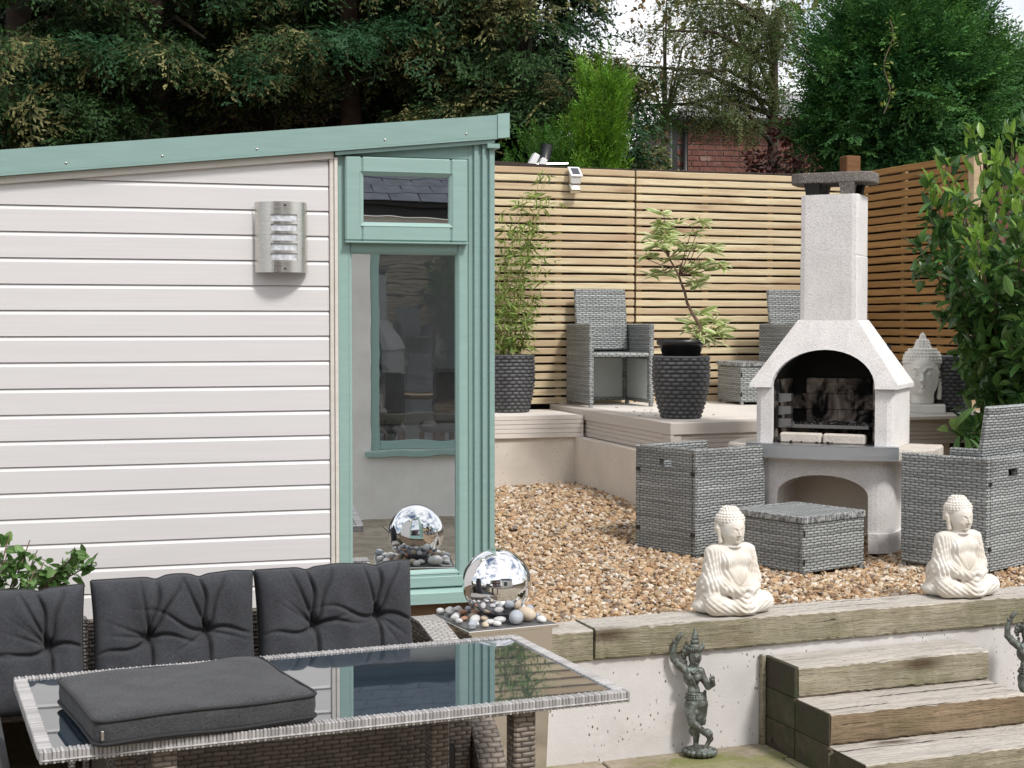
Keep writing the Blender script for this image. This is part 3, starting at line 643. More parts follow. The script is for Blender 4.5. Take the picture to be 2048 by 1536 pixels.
co = obj('cover_plate', mesh_np('cover_plate', V, Fc, recalc=True), MT['steel'], wl); sm_ = co.modifiers.new('thick', 'SOLIDIFY'); sm_.thickness = .002
obj('lens', MB().slices([[(*lxy(s_, .93), z) for s_ in np.linspace(-.75, .75, 16)]+[(*lxy(s_, .85), z) for s_ in np.linspace(.75, -.75, 16)] for z in (-.115, .115)]), MT['lens'], wl)
obj('back_box', MB().box((-.092, -.022, -.125), (.092, .0, .125), .003), MT['steel'], wl)
for z in (.125, -.125): obj('screw', MB().lathe([(.0005, 0), (.0045, 0), (.004, .003), (.0005, .003)], 8, TR(.006, -.087, z, R(90))), MT['plastic_black'], wl)

# solar light on the fence
P = onY(1147, 360, bfy(3.43)-.03)
sl = thing('solar_light', 'small steel solar light with square panel fixed to the pale fence top', 'lamp', (P[0], bfy(P[0])-.001, P[2]), R(2))
obj('mount', MB().box((-.033, -.028, -.075), (.033, -.0005, .07), .003), MT['steel'], sl)
obj('housing', MB().box((-.04, -.075, -.03), (.04, -.029, .03), .004), MT['steel'], sl)
h_ = obj('panel_frame', MB().box((-.045, -.055, -.006), (.045, .055, .006), .003, TR(0, -.06, .055, R(42))), MT['white_plastic'], sl)
obj('solar_cell', MB().box((-.029, -.036, .0062), (.029, .036, .008), .001, TR(0, -.06, .055, R(42))), MT['solar'], h_)
lh = obj('lamp_head', MB().box((-.037, -.02, -.03), (.037, .02, .03), .005, TR(0, -.055, -.065, R(-35))), MT['steel'], sl)
obj('led_lens', MB().box((-.022, -.0225, -.014), (.022, -.0205, .014), .001, TR(0, -.055, -.065, R(-35))), MT['white_plastic'], lh)

# =================================================================== HOUSES
def slate_roof(par, M, w, rows, tw, th, mat, name='slate'):
    m_ = MB().box((0.004, 0, 0), (tw-.004, th*1.6, .008), .002).mesh(name); m_.materials.append(MT[mat])
    for r_ in range(rows):
        c = 0
        while (c+.5*(r_ % 2))*tw < w:
            inst(name, m_, par, M @ TR((c+.5*(r_ % 2)-.5)*tw, r_*th, .004+.0015*(r_ % 2)+random.uniform(0, .001), R(-1.2), 0, random.uniform(-.006, .006))); c += 1
# brick outbuilding behind the fence
D0 = ond(1470, 300, 20.6); bh = thing('brick_outhouse', 'red brick outhouse with grey tiled roof behind the garden fence', 'building', (D0[0], D0[1], 1.0), R(-6))
BZ0 = 1.0; wtop = float(ond(1470, 241, 20.6)[2])-1.0
obj('wall_core', MB().box((-.82, .012, -.1), (1.4, 2.4, wtop)), MT['mortar'], bh)
bk = MB().box((0, 0, 0), (.215, .05, .065), .004).mesh('brick'); bk.materials.append(MT['brick'])
nr = int((wtop)/.075)
for r_ in range(nr-14, nr):
    for c in range(10):
        x = -.84+.225*c+(.1125 if r_ % 2 else 0)
        inst('brick', bk, bh, TR(x, random.uniform(-.003, .003), .075*r_+.004))
rise, run = .46, .66
hr = obj('roof_deck', MB().add([(-1.0, -.16, wtop), (1.6, -.16, wtop), (1.6, run-.16, wtop+rise), (-.12, run-.16, wtop+rise), (-1.0, 1.6, wtop), (1.6, 1.6, wtop)], [[0, 1, 2, 3], [0, 3, 4], [3, 2, 5, 4], [0, 4, 5, 1], [1, 5, 2]]), MT['gap'], bh)
rm = TR(-1.0, -.17, wtop+.006, math.atan2(rise, run)); tm = MB().box((.004, 0, 0), (.166, .135, .008), .002).mesh('slate'); tm.materials.append(MT['slate'])
for r_ in range(9):
    for c in range(16):
        x = (c+.5*(r_ % 2)-.5)*.17
        if x > r_*.0895*.88/math.hypot(rise, run)-.05: inst('slate', tm, hr, rm @ TR(x, r_*.0895, .004+.0015*(r_ % 2), R(-1.2), 0, random.uniform(-.006, .006)))
obj('gutter', MB().box((-1.02, -.21, wtop-.05), (1.6, -.165, wtop-.005), .01), MT['plastic_black'], bh)
obj('downpipe', MB().tube([(-.72, -.05, -.1), (-.72, -.05, wtop-.03)], .034, 10), MT['plastic_black'], bh, True)
obj('side_post', MB().box((-.90, -.03, -.1), (-.825, .05, wtop-.03), .004), MT['plastic_black'], bh)
# second house roof at the far right
D1 = ond(2035, 118, 24.); h2 = thing('neighbour_house', 'pale grey neighbouring roof glimpsed behind the green conifer', 'building', (D1[0], D1[1], 1.0), R(-20))
obj('wall', MB().box((-1.6, .2, 0), (4, 4, D1[2]-1.55)), MT['brick'], h2)
r2 = obj('roof_deck', MB().slices([[(x, 0, D1[2]-1.62), (x, 0, D1[2]-1.58), (x, 2.4, D1[2]-.68), (x, 2.4, D1[2]-.72)] for x in (-1.8, 4.2)]), MT['gap'], h2)
slate_roof(r2, TR(-1.8, -.02, D1[2]-1.575, math.atan2(.9, 2.4)), 6., 22, .3, .12, 'slate')
# the house beside the photographer (seen mirrored in the cabin glass and the steel ball)
hs = thing('rendered_house', 'white rendered house wing with slate roof and green framed window facing the cabin', 'house', (3.4, -.8, 0), R(0))
HY = -.62
def hp(name, mb, mat, par=None): return obj(name, mb, MT[mat], par or hs, world=True)
wx0, wx1, wz0, wz1 = 2.40, 3.7, .60, 2.48
hp('wall', MB().box((1.5, HY-.2, 0), (wx0, HY, 2.62)).box((wx1, HY-.2, 0), (6.2, HY, 2.62)).box((wx0+.0005, HY-.2, 0), (wx1-.0005, HY-.0005, wz0)).box((wx0+.0005, HY-.2, wz1), (wx1-.0005, HY-.0005, 2.6195)), 'renderH')
hp('side_wall', MB().box((1.5, -5, 0), (1.7, HY-.2005, 2.62)), 'render')
hp('inner_wall', MB().box((1.71, -3.2, 0), (6.1, -3.1, 2.6)), 'liner'); hp('floor', MB().box((1.71, -3.1, .25), (6.1, HY-.21, .3)), 'timber')
hw = hp('window_frame', MB().box((wx0+.003, HY-.09, wz0), (wx0+.08, HY-.02, wz1), .004).box((wx1-.08, HY-.09, wz0), (wx1-.003, HY-.02, wz1), .004).box((wx0+.081, HY-.085, wz0+.003), (wx1-.081, HY-.025, wz0+.09), .004).box((wx0+.081, HY-.085, wz1-.08), (wx1-.081, HY-.025, wz1-.003), .004), 'green2')
hp('pane', MB().box((wx0+.08, HY-.06, wz0+.09), (wx1-.08, HY-.055, wz1-.08)), 'hglass', hw)
hp('window_sill', MB().box((wx0-.05, HY-.08, wz0-.06), (wx1+.05, HY+.06, wz0-.002), .006), 'green2', hw)
hp('fascia', MB().box((1.35, HY-.03, 2.625), (6.3, HY+.14, 2.72), .004), 'plastic_black')
hr2 = hp('roof_deck', MB().slices([[(x, HY+.2, 2.70), (x, HY+.2, 2.735), (x, HY-2.6, 4.3), (x, HY-2.6, 4.25)] for x in (1.3, 6.3)]), 'gap')
slate_roof(hr2, pmat(hr2).inverted() @ pmat(hs) @ Matrix.Translation(-hs.location) @ (TR(6.3, HY+.21, 2.737, 0, 0, math.pi) @ TR(0, 0, 0, math.atan2(1.565, 2.8))), 5.0, 16, .26, .16, 'slateD')
# furniture seen through the mirrored window
for i_, (x, y, rz_) in enumerate(((2.62, -1.35, .25), (3.25, -1.25, -.1), (2.75, -2.35, 3.0))):
    t = thing('dining_chair', ('grey upholstered dining chair behind the house window beside the oak table', 'grey upholstered dining chair close to the house window sill', 'grey upholstered dining chair on the far side of the oak table')[i_], 'chair', (x, y, .301), rz_)
    obj('seat', MB().box((-.23, -.23, .42), (.23, .23, .50), .03), MT['chairfab'], t); obj('backrest', MB().box((-.23, .17, .50), (.23, .24, 1.0), .03), MT['chairfab'], t)
    for a in (-.2, .2):
        for b in (-.2, .2): obj('leg', MB().box((a-.02, b-.02, 0), (a+.02, b+.02, .42), .004), MT['postbrown'], t)
t = thing('dining_table', 'oak dining table inside the rendered house', 'table', (2.9, -1.9, .301)); obj('top', MB().box((-.55, -.35, .70), (.55, .35, .745), .006), MT['timber'], t)
for a in (-.48, .48):
    for b in (-.28, .28): obj('leg', MB().box((a-.04, b-.04, 0), (a+.04, b+.04, .70), .004), MT['timber'], t)
# brick house wing further back, mirrored in the ball
h3 = thing('brick_house', 'red brick house with white window across the patio', 'house', (-2.0, -9, 0))
obj('wall', MB().box((-4.5, -.3, 0), (3.0, 0, 5.2)), MT['brick'], h3)
for x in (-3.2, -.6, 1.2):
    f = obj('window', MB().box((x, -.02, 1.0), (x+1.1, .03, 2.3), .01), MT['white_plastic'], h3); obj('pane', MB().box((x+.08, .031, 1.08), (x+1.02, .036, 2.22)), MT['hglass'], f)
    f = obj('window', MB().box((x, -.02, 3.3), (x+1.1, .03, 4.5), .01), MT['white_plastic'], h3); obj('pane', MB().box((x+.08, .031, 3.38), (x+1.02, .036, 4.42)), MT['hglass'], f)
obj('roof', MB().slices([[(x, .4, 5.15), (x, .4, 5.22), (x, -3, 7.2), (x, -3, 7.1)] for x in (-4.8, 3.3)]), MT['slateD'], h3)

# =================================================================== SOFA, TABLE, CUSHIONS
TR_ = R(6.4); tcen = (.627, 4.205)
TZ = .68; TL, TD = 1.572, .828
tb = thing('dining_table', 'pale wicker rimmed rectangular garden table with dark glass top', 'table', (*tcen, 0), TR_)
def strandbar(L_, w, h, p=.0098):
    mb = MB(); n = int(L_/p); q = L_/n
    for i in range(n):
        e = .0016*(i % 2)+random.uniform(0, .0007); x = -L_/2+q*i
        mb.box((x+.0004, -w/2-e, -h+.001-e*.4), (x+q-.0004, w/2+e, 0+e*.7), .0024)
    return mb
rh, rwid = .031, .033
for sy in (-1, 1): obj('rim', strandbar(TL, rwid, rh), MT['strand'], tb).matrix_local = TR(0, sy*(TD/2-rwid/2), TZ)
for sx in (-1, 1): obj('rim', strandbar(TD-2*rwid-.008, rwid, rh), MT['strand'], tb).matrix_local = TR(sx*(TL/2-rwid/2), 0, TZ, 0, 0, R(90))
for sy in (-1, 1): obj('rim_cord', MB().box((-TL/2+.004, sy*(TD/2)-.0045, TZ-.024), (TL/2-.004, sy*(TD/2)+.004, TZ-.019), .002), MT['strand'], tb)
obj('glass_top', MB().box((-TL/2+rwid-.004, -TD/2+rwid-.004, TZ-.014), (TL/2-rwid+.004, TD/2-rwid+.004, TZ-.004), .002), MT['tglass'], tb)
obj('apron', MB().box((-TL/2+.28, -TD/2+.1, TZ-.06), (TL/2-.28, TD/2-.1, TZ-.0155), .003), MT['wickB'], tb)
for sx, sy in ((-1, -1), (1, -1), (-1, 1), (1, 1)):
    x = sx*(TL/2-.30) if sx > 0 else sx*(TL/2-.30); y = sy*(TD/2-.068)
    obj('leg', MB().box((x-.032, y-.032, 0), (x+.032, y+.032, TZ-.0145), .006), MT['wickB'], tb)
# cushion builder: width along x, height along z, front towards -y
def cushion(w, h, t, tufts, seed, nu=150, nv=110):
    r_ = np.random.default_rng(seed); u = np.linspace(-1, 1, nu); v = np.linspace(-1, 1, nv); U, Vv = np.meshgrid(u, v, indexing='ij')
    env = np.clip((1-np.abs(U)**7)*(1-np.abs(Vv)**6), 0, 1)**.32
    h0 = t*.62*env; top = np.zeros_like(U)
    X = U*w/2; Z = Vv*h/2
    for (tx, tz) in tufts:
        dx = X-tx; dz = Z-tz; rr = np.hypot(dx, dz)
        h0 -= .04*np.exp(-(rr/.022)**2)+.018*np.exp(-(rr/.08)**2)
        lean = r_.normal(0, .10); up_ = dz > 0
        def crease(dist, along, depth, wd, ln): return depth*np.exp(-(dist/wd)**2)*(along > 0)*np.exp(-(np.clip(along, 0, None)/ln)**2)
        h0 -= crease(dx-lean*dz+.006*np.sin(dz*40), dz, .030, .0062, .34)+crease(dx-(.42+lean)*dz-.004*np.sin(dz*50), dz, .022, .006, .24)+crease(dx-(lean-.35)*dz, dz, .018, .006, .2)
        h0 -= crease(dx+.05*dz+.004*np.sin(dz*33), -dz, .034, .0055, .36)
        for sgn in (-1, 1): h0 -= crease(dz-r_.normal(0, .12)*np.abs(dx)-.012*np.sin(dx*30), sgn*dx, .022, .0065, .12+.05*r_.random())
        for _ in range(3):
            an = r_.uniform(0, 2*math.pi); ca, sa_ = math.cos(an), math.sin(an); h0 -= crease(-sa_*dx+ca*dz, ca*dx+sa_*dz, .011, .006, .10)
        top -= .009*np.exp(-((X-tx-lean*h*.4)/.022)**2)*np.clip((Vv-.3)/.7, 0, 1)**2
        top += .005*np.exp(-((X-tx-.1)/.05)**2)*np.clip((Vv-.3)/.7, 0, 1)**2
    h0 += .004*np.sin(X*23+seed)*np.sin(Z*19+seed*2)*env+.0025*np.sin(X*61+Z*17)*env
    h0 = np.maximum(h0, .002)
    bulge = 1-.035*(1-Vv**2)*np.abs(U)**3
    Xf = X*bulge; Zf = Z+top
    Vf = np.stack([Xf, -h0-t*.12, Zf], -1).reshape(-1, 3); Vb = np.stack([Xf, t*.12+t*.3*env, Zf], -1).reshape(-1, 3)
    i, j = np.meshgrid(np.arange(nu-1), np.arange(nv-1), indexing='ij'); a = (i*nv+j).ravel(); q = np.stack([a, a+nv, a+nv+1, a+1], 1); n = nu*nv
    per = [k*nv for k in range(nu)]+[(nu-1)*nv+k for k in range(1, nv)]+[k*nv+nv-1 for k in range(nu-2, -1, -1)]+[k for k in range(nv-2, 0, -1)]
    per = np.array(per); nx = np.roll(per, -1); side = np.stack([nx, per, per+n, nx+n], 1)
    me = mesh_np('cushion', np.concatenate([Vf, Vb]), [q, q[:, ::-1]+n, side], smooth=True)
    return me, [tuple(Vf[k]+np.array([0, .002, 0])) for k in per[::2]]
def add_cushion(label, w, h, t, tufts, seed, M):
    r_ = thing('back_cushion', label, 'cushion', M.to_translation(), 0, 'charcoal back cushions along the sofa')
    r_.rotation_euler = M.to_euler(); me, per = cushion(w, h, t, tufts, seed)
    obj('cover', me, MT['fabric'], r_); obj('piping', MB().tube(per+[per[0]], .0042, 6), MT['piping'], r_, True)
    return r_
SR = R(5.4); sM = TR(.28, 5.17, 0, 0, 0, SR)      # sofa frame: x along the bench, front towards -y
for lab, x0, x1, tf, sd_, zc in (('charcoal tufted back cushion with two buttons in the middle of the sofa', -.262, .277, ((-.09, .0), (.10, .012)), 3, .648),
                          ('charcoal tufted back cushion beside the curved wicker arm and window', .285, .842, ((-.085, .0), (.14, .02)), 5, .650),
                          ('charcoal tufted back cushion beside the rose bush', -.835, -.285, ((.16, .01), (-.12, .0)), 8, .632)):
    w = x1-x0; cM = sM @ TR((x0+x1)/2, -.02, zc, R(-9))
    add_cushion(lab, w, .40, .13, tf, sd_, cM)
sf = thing('rattan_sofa', 'brown grey rattan bench sofa with curved arm behind the table', 'sofa', (.28, 5.17, 0), SR)
def sp_(name, mb, mat='wickB', smooth=False): return obj(name, mb, MT[mat], sf, smooth)
sp_('seat_base', MB().box((-.262, -.52, .17), (.895, .04, .40), .008)); sp_('plinth', MB().box((-.25, -.50, .0), (.89, .03, .165), .006))
sp_('backrest', MB().box((-.262, .085, .35), (.89, .125, .70), .012, TR(0, 0, 0, R(-6))))
ar = [(-.60, .0), (-.60, .24), (-.52, .345), (-.40, .43), (-.26, .50), (-.10, .565), (.06, .60), (.16, .60), (.19, .57), (.19, .0)]
sp_('arm', MB().slices([[(x, p[0]+.012*((x > .94)+(x < 1.06)-2)*0, p[1]-(.006 if e else 0)) for p in ar] for x, e in ((.90, 1), (.91, 0), (.985, 0), (.995, 1))]))
sp_('arm_top', MB().slices([[(x, p[0], p[1]+.004) for p in ar[4:9]]+[(x, p[0], p[1]+.016) for p in ar[4:9][::-1]] for x in (.90, .995)]), 'wicklt')
sp_('side_post', MB().box((-.285, .04, 0), (-.268, .10, .715), .004), 'wicklt')
o = obj('seat_cushion', MB().box((-.255, -.51, .4005), (.89, -.09, .465), .02), MT['fabric']); o.matrix_world = sM; tag(o, 'charcoal bench seat cushion on the rattan sofa below the back cushions', 'cushion'); sp_('bracket', MB().box((.80, -.545, .17), (.83, -.522, .33), .004), 'plastic_black')
sf2 = thing('rattan_sofa', 'brown grey rattan corner seat beside the rose bush at the table end', 'sofa', (-.62, 5.0, 0), SR)
def s2(name, mb, mat='wickB'): return obj(name, mb, MT[mat], sf2)
s2('seat_base', MB().box((-.42, -1.5, .0), (.36, .2, .40), .008)); s2('backrest', MB().box((-.42, .26, .35), (.585, .30, .70), .012)); s2('side_post', MB().box((.586, .20, 0), (.605, .27, .705), .004), 'wicklt')
o = obj('seat_cushion', MB().box((-.40, -1.49, .4005), (.355, .1, .475), .025), MT['fabric2']); o.matrix_world = TR(-.62, 5.0, 0, 0, 0, SR); tag(o, 'charcoal seat cushion on the corner seat at the table end', 'cushion')
# box cushion on the table
cc = [np.array(onz(x, y, .755)) for x, y in ((118, 1352), (522, 1310), (632, 1387), (187, 1440))]; ctr = sum(cc)/4; crz = math.atan2(*(cc[1]-cc[0])[[1, 0]])
bxw = np.linalg.norm(cc[1]-cc[0]); bxd = np.linalg.norm(cc[2]-cc[1])
bc = thing('box_cushion', 'flat charcoal piped box cushion lying on the glass table', 'cushion', (ctr[0], ctr[1], TZ+.001), crz)
def rr_loop(w, d, r_, z, wob=0., n=10, ph=0):
    P = []
    for cx_, cy_, a0 in ((1, 1, 0), (-1, 1, 90), (-1, -1, 180), (1, -1, 270)):
        for k in range(n+1):
            a = R(a0+90*k/n); P.append((cx_*(w/2-r_)+r_*math.cos(a), cy_*(d/2-r_)+r_*math.sin(a), z))
    Q = []
    for i in range(len(P)):
        a, b = Vector(P[i]), Vector(P[(i+1) % len(P)]); m_ = max(1, int((b-a).length/.02))
        for k in range(m_): Q.append(a.lerp(b, k/m_))
    return [(p.x, p.y, p.z+wob*math.sin(p.x*17+ph)*math.cos(p.y*14+ph)) for p in Q]
T_ = .072
n_ = 49; uu = np.linspace(-1, 1, n_); UX, UY = np.meshgrid(uu, uu, indexing='ij')
ex = lambda a: np.sign(a)*np.abs(a)**.8
env = np.clip((1-np.abs(UX)**12)*(1-np.abs(UY)**12), 0, 1)**.5; GXc, GYc = UX*bxw/2, UY*bxd/2; rc = .03
cxn = np.clip(np.abs(GXc)-(bxw/2-rc), 0, None); cyn = np.clip(np.abs(GYc)-(bxd/2-rc), 0, None); sq = np.maximum(np.maximum(cxn, cyn), 1e-9)/np.maximum(np.hypot(cxn, cyn), 1e-9); sq = np.where((cxn > 0) & (cyn > 0), sq, 1.)
GXc = np.sign(GXc)*(np.abs(GXc)-cxn+cxn*sq); GYc = np.sign(GYc)*(np.abs(GYc)-cyn+cyn*sq)
wob = .0028*np.sin(GXc*17+1)*np.cos(GYc*14)+.0012*np.sin(GXc*41)*np.sin(GYc*37)
top = np.stack([GXc, GYc, T_-.006+.014*env+wob], -1).reshape(-1, 3); bot = np.stack([GXc*.99, GYc*.99, .003+.0*env], -1).reshape(-1, 3)
ii, jj = np.meshgrid(np.arange(n_-1), np.arange(n_-1), indexing='ij'); a = (ii*n_+jj).ravel(); q = np.stack([a, a+n_, a+n_+1, a+1], 1)
per = np.array([k*n_ for k in range(n_)]+[(n_-1)*n_+k for k in range(1, n_)]+[k*n_+n_-1 for k in range(n_-2, -1, -1)]+[k for k in range(n_-2, 0, -1)]); m_ = len(per); N2 = n_*n_
rings = [per]; extra = []
for t_ in (.72, .5, .28):
    base_ = 2*N2+len(extra)*m_; e_ = top[per]*t_+bot[per]*(1-t_); ang = np.arange(m_); e_[:, :2] *= (1+.008*(1-abs(t_-.5)*2)+.003*np.sin(ang*.55+t_*9))[:, None]; extra.append(e_); rings.append(np.arange(base_, base_+m_))
rings.append(per+N2); side = [np.stack([np.roll(A, -1), A, B, np.roll(B, -1)], 1) for A, B in zip(rings[:-1], rings[1:])]
obj('cover', mesh_np('cover', np.concatenate([top, bot]+extra), [q, q[:, ::-1]+N2]+side, smooth=True, recalc=True), MT['fabric2'], bc)
for z in (T_-.004, .012): obj('piping', MB().tube([tuple(Vector(p)) for p in rr_loop(bxw*1.003, bxd*1.003, .03, z, .0025, ph=z*40)]+[rr_loop(bxw*1.003, bxd*1.003, .03, z, .0025, ph=z*40)[0]], .0045, 6), MT['piping'], bc, True)
obj('zip_pull', MB().box((-bxw/2+.012, -bxd/2-.006, .022), (-bxw/2+.019, -bxd/2-.003, .045), .001), MT['steel'], bc)

# =================================================================== MIRROR BALL FEATURE
tz = .60; q = [onz(x, y, tz) for x, y in ((877, 1232), (938, 1262), (1118, 1245))]
pc = (q[0]+q[2])/2; prz = math.atan2(q[2][1]-q[1][1], q[2][0]-q[1][0]); pc = q[1]+(q[2]-q[1])/2; back = np.array([-math.sin(prz), math.cos(prz), 0]); TW = np.linalg.norm(q[2]-q[1])
pc = pc+back*TW/2
pd = thing('water_feature_pedestal', 'tapered polished steel pedestal with pebble tray below the mirror ball', 'pedestal', (pc[0], pc[1], 0), prz)
hw_ = TW/2
obj('column', MB().slices([[(x*s_, y*s_, z) for x, y in ((-1, -1), (1, -1), (1, 1), (-1, 1))] for s_, z in ((hw_*.80, .0), (hw_*.90, tz-.018))]), MT['steelp'], pd)
obj('tray', MB().box((-hw_, -hw_, tz-.0175), (hw_, hw_, tz-.004), .002), MT['steelp'], pd)
obj('tray_bed', MB().box((-hw_+.012, -hw_+.012, tz-.0045), (hw_-.012, hw_-.012, tz-.001)), MT['tray'], pd)
bc_ = ond(990, 1166, np.dot(np.array([pc[0], pc[1], .7])-OC, fw)); br = 68.5/3000*float(np.linalg.norm(np.array([pc[0], pc[1], .75])-OC))
me = bpy.data.meshes.new('mirror_ball'); bm = bmesh.new(); bmesh.ops.create_uvsphere(bm, u_segments=96, v_segments=64, radius=br); bm.to_mesh(me); bm.free(); me.polygons.foreach_set('use_smooth', np.ones(len(me.polygons), bool))
mbll = obj('mirror_ball', me, MT['mirror']); bz = max(bc_[2], tz+br+.002); mbll.location = (pc[0]+.01, pc[1], bz); tag(mbll, 'polished mirror steel ball resting among pebbles by the window', 'ball')
lay = []
for tr_ in range(4000):
    x, y = random.uniform(-hw_*.93, hw_*.93), random.uniform(-hw_*.93, hw_*.93); r_ = random.uniform(.015, .027) if len(lay) > 2 else .036
    dd = math.hypot(x-.01, y); clear = br*math.sin(math.acos(max(-1, min(1, (bz-tz-.02)/br)))) if bz-tz-.02 < br else 0
    if dd < clear+r_*.9 or abs(x)+r_ > hw_ or abs(y)+r_ > hw_: continue
    if all(math.hypot(x-a, y-b) > (r_+c)*.94 for a, b, c in lay): lay.append((x, y, r_))
    if len(lay) > 34: break
pcn = ('white', 'blue grey', 'tan', 'terracotta')
for i, (x, y, r_) in enumerate(lay):
    bm = bmesh.new(); bmesh.ops.create_icosphere(bm, subdivisions=3, radius=1); rr = np.random.default_rng(i)
    k = rr.normal(0, 2.2, 3); s_ = (1.0, rr.uniform(.65, .95), rr.uniform(.5, .75))
    for v in bm.verts: d_ = 1+.09*math.sin(v.co.x*k[0]+v.co.y*k[1]+1)+.07*math.cos(v.co.z*k[2]*1.4+v.co.x*2); v.co = Vector((v.co.x*s_[0], v.co.y*s_[1], v.co.z*s_[2]))*d_*r_
    me = bpy.data.meshes.new('pebble'); bm.to_mesh(me); bm.free(); me.polygons.foreach_set('use_smooth', np.ones(len(me.polygons), bool))
    ci = int(rr.choice(4, p=[.55, .18, .18, .09])) if i > 0 else 2
    zmin = min(v.co.z for v in me.vertices); o = obj('pebble', me, MT['pebs'][ci]); w_ = pmat(pd) @ Vector((x, y, tz-.001-zmin)); o.location = w_; o.rotation_euler = (0, 0, rr.uniform(0, 6))
    tag(o, f'smooth {pcn[ci]} pebble lying in the tray around the mirror ball' if i else 'largest tan pebble in the tray around the mirror ball', 'pebble', 'pebbles around the mirror ball')

# =================================================================== WICKER CUBE SEATS
CW, CD, CH = .50, .47, .578
def panel_with_slot(x0, x1, y0, y1, z0, z1, sx0, sx1, sz0, sz1):
    return MB().box((x0, y0, z0), (sx0, y1, z1)).box((sx1, y0, z0), (x1, y1, z1)).box((sx0, y0, z0), (sx1, y1, sz0)).box((sx0, y0, sz1), (sx1, y1, z1))
def cube_chair(label, loc, rz, back_up, W_=CW, D_=CD):
    t = thing('cube_chair', label, 'chair', loc, rz, 'grey wicker cube chairs'); th = .034
    for s_ in (0, 1):
        x0 = 0 if s_ == 0 else W_-th
        p = obj('side_panel', MB().box((x0, 0, .022), (x0+th, D_, CH), .006), MT['wick'], t)
        xi = x0+th if s_ == 0 else x0-.003; obj('inner_lining', MB().box((xi+.0005, .05, .05), (xi+.003, D_-.06, .33)), MT['liner'], p)
    bp = obj('back_panel', panel_with_slot(th+.001, W_-th-.001, D_-th, D_-.001, .022, CH, W_/2-.045, W_/2+.045, CH-.105, CH-.065), MT['wick'], t)
    obj('inner_lining', MB().box((th+.03, D_-th-.003, .05), (W_-th-.03, D_-th-.0005, .33)), MT['liner'], bp)
    obj('seat', MB().box((th+.001, .004, .348), (W_-th-.001, D_-th-.004, .376), .006), MT['wick'], t)
    if back_up: obj('backrest', MB().box((th+.012, -.016, 0), (W_-th-.012, .016, .44), .007, TR(0, D_-.095, .392, R(-8))), MT['wick'], t)
    else: obj('backrest', MB().box((th+.012, .03, .379), (W_-th-.012, .425, .408), .007), MT['wick'], t)
    for x in (.004, W_-.030):
        for y in (.004, D_-.030): obj('leg', MB().box((x, y, 0), (x+.026, y+.026, .0215), .002), MT['wick'], t)
    for x in (th*.3, W_-th-.004):
        for z in (.12, .44): obj('hinge', MB().box((x, D_-.0005, z), (x+.03, D_+.004, z+.02), .001), MT['plastic_black'], t)
    return t
def cube_ottoman(label, loc, rz, s=.46, h=.29):
    t = thing('cube_ottoman', label, 'ottoman', loc, rz, 'grey wicker cube ottomans'); th = .03
    for a, b in (((0, 0), (s, th)), ((0, s-th), (s, s))): obj('side_panel', MB().box((a[0], a[1], .02), (b[0], b[1], h-.034), .005), MT['wick'], t)
    for a, b in (((0, th+.001), (th, s-th-.001)), ((s-th, th+.001), (s, s-th-.001))): obj('side_panel', MB().box((a[0], a[1], .02), (b[0], b[1], h-.034), .005), MT['wick'], t)
    lid = obj('lid', MB().box((.004, .004, h-.030), (s-.004, s-.004, h-.002), .004), MT['wick'], t)
    for sx, sy, rr in ((s/2, -.001, 0), (s/2, s+.001, 0), (-.001, s/2, 90), (s+.001, s/2, 90)): obj('lid_edge', strandbar(s, .012, .032, .0135), MT['strandg'], lid).matrix_local = TR(sx, sy, h, 0, 0, R(rr))
    for x in (.004, s-.026):
        for y in (.004, s-.026): obj('leg', MB().box((x, y, 0), (x+.022, y+.022, .0195), .002), MT['wick'], t)
    for z in (.06, .2): obj('hinge', MB().box((.001, -.004, z), (.012, -.0005, z+.03), .001), MT['plastic_black'], t)
    return t
def m_sg():
    a = Mat('grey_edge_strand', .5, spec=.35); n = a.noise(a.coord(), 45, 2, .6); a.col(a.ramp(n, [(.35, (.10, .105, .105)), (.65, (.42, .43, .43))])).bump(n, .3, .002); return a.m
MT['strandg'] = m_sg()
# left gravel chair: seen from its back-left; back panel runs A-B, side B-C
A_ = np.array(onz(1270, 1100, .47)); B_ = np.array(onz(1392, 1121, .47)); e = (A_-B_)[:2]; wA = np.linalg.norm(e)
# local +y (back) points away from C, local x runs from ... back-left corner
def place_by_back(P0, P1, W_, D_):
    """P0->P1 is the back edge as seen from outside (left to right); returns loc (front-left local origin), rz"""
    d = (P1-P0)[:2]; d = d/np.linalg.norm(d); inward = np.array([-d[1], d[0]])   # left of travel = into the scene
    # local y axis (front->back) = -inward ; local x = rotate y by -90 : x = (y.y,-y.x)
    yv = -inward; xv = np.array([yv[1], -yv[0]]); rz = math.atan2(xv[1], xv[0])
    backleft = P1[:2] if np.dot(xv, d) < 0 else P0[:2]
    return backleft-yv*D_, rz
W1 = .463; D1_ = .53
l_, rz_ = place_by_back(A_, B_, W1, D1_)
cube_chair('grey wicker cube chair seen from behind with its backrest folded down', (l_[0], l_[1], .468), rz_, False, W1, D1_)
A2 = np.array(onz(1800, 1130, .47)); B2 = np.array(onz(1973, 1153, .47)); d2 = (B2-A2)[:2]; d2 = d2/np.linalg.norm(d2); n2 = np.array([-d2[1], d2[0]])
B3 = np.array([*(B2[:2]+n2*.50), .47])
l_, rz_ = place_by_back(B2, B3, .50, float(np.linalg.norm((B2-A2)[:2])))
cube_chair('grey wicker cube chair with raised backrest beside the laurel', (l_[0], l_[1], .468), rz_, True, .50, float(np.linalg.norm((B2-A2)[:2])))
oa = onz(1606, 1157, .47); ob_ = onz(1730, 1138, .47); rz_ = math.atan2(ob_[1]-oa[1], ob_[0]-oa[0])
cube_ottoman('grey wicker cube ottoman on the gravel in front of the barbecue', (oa[0], oa[1], .472), rz_, .455, .295)
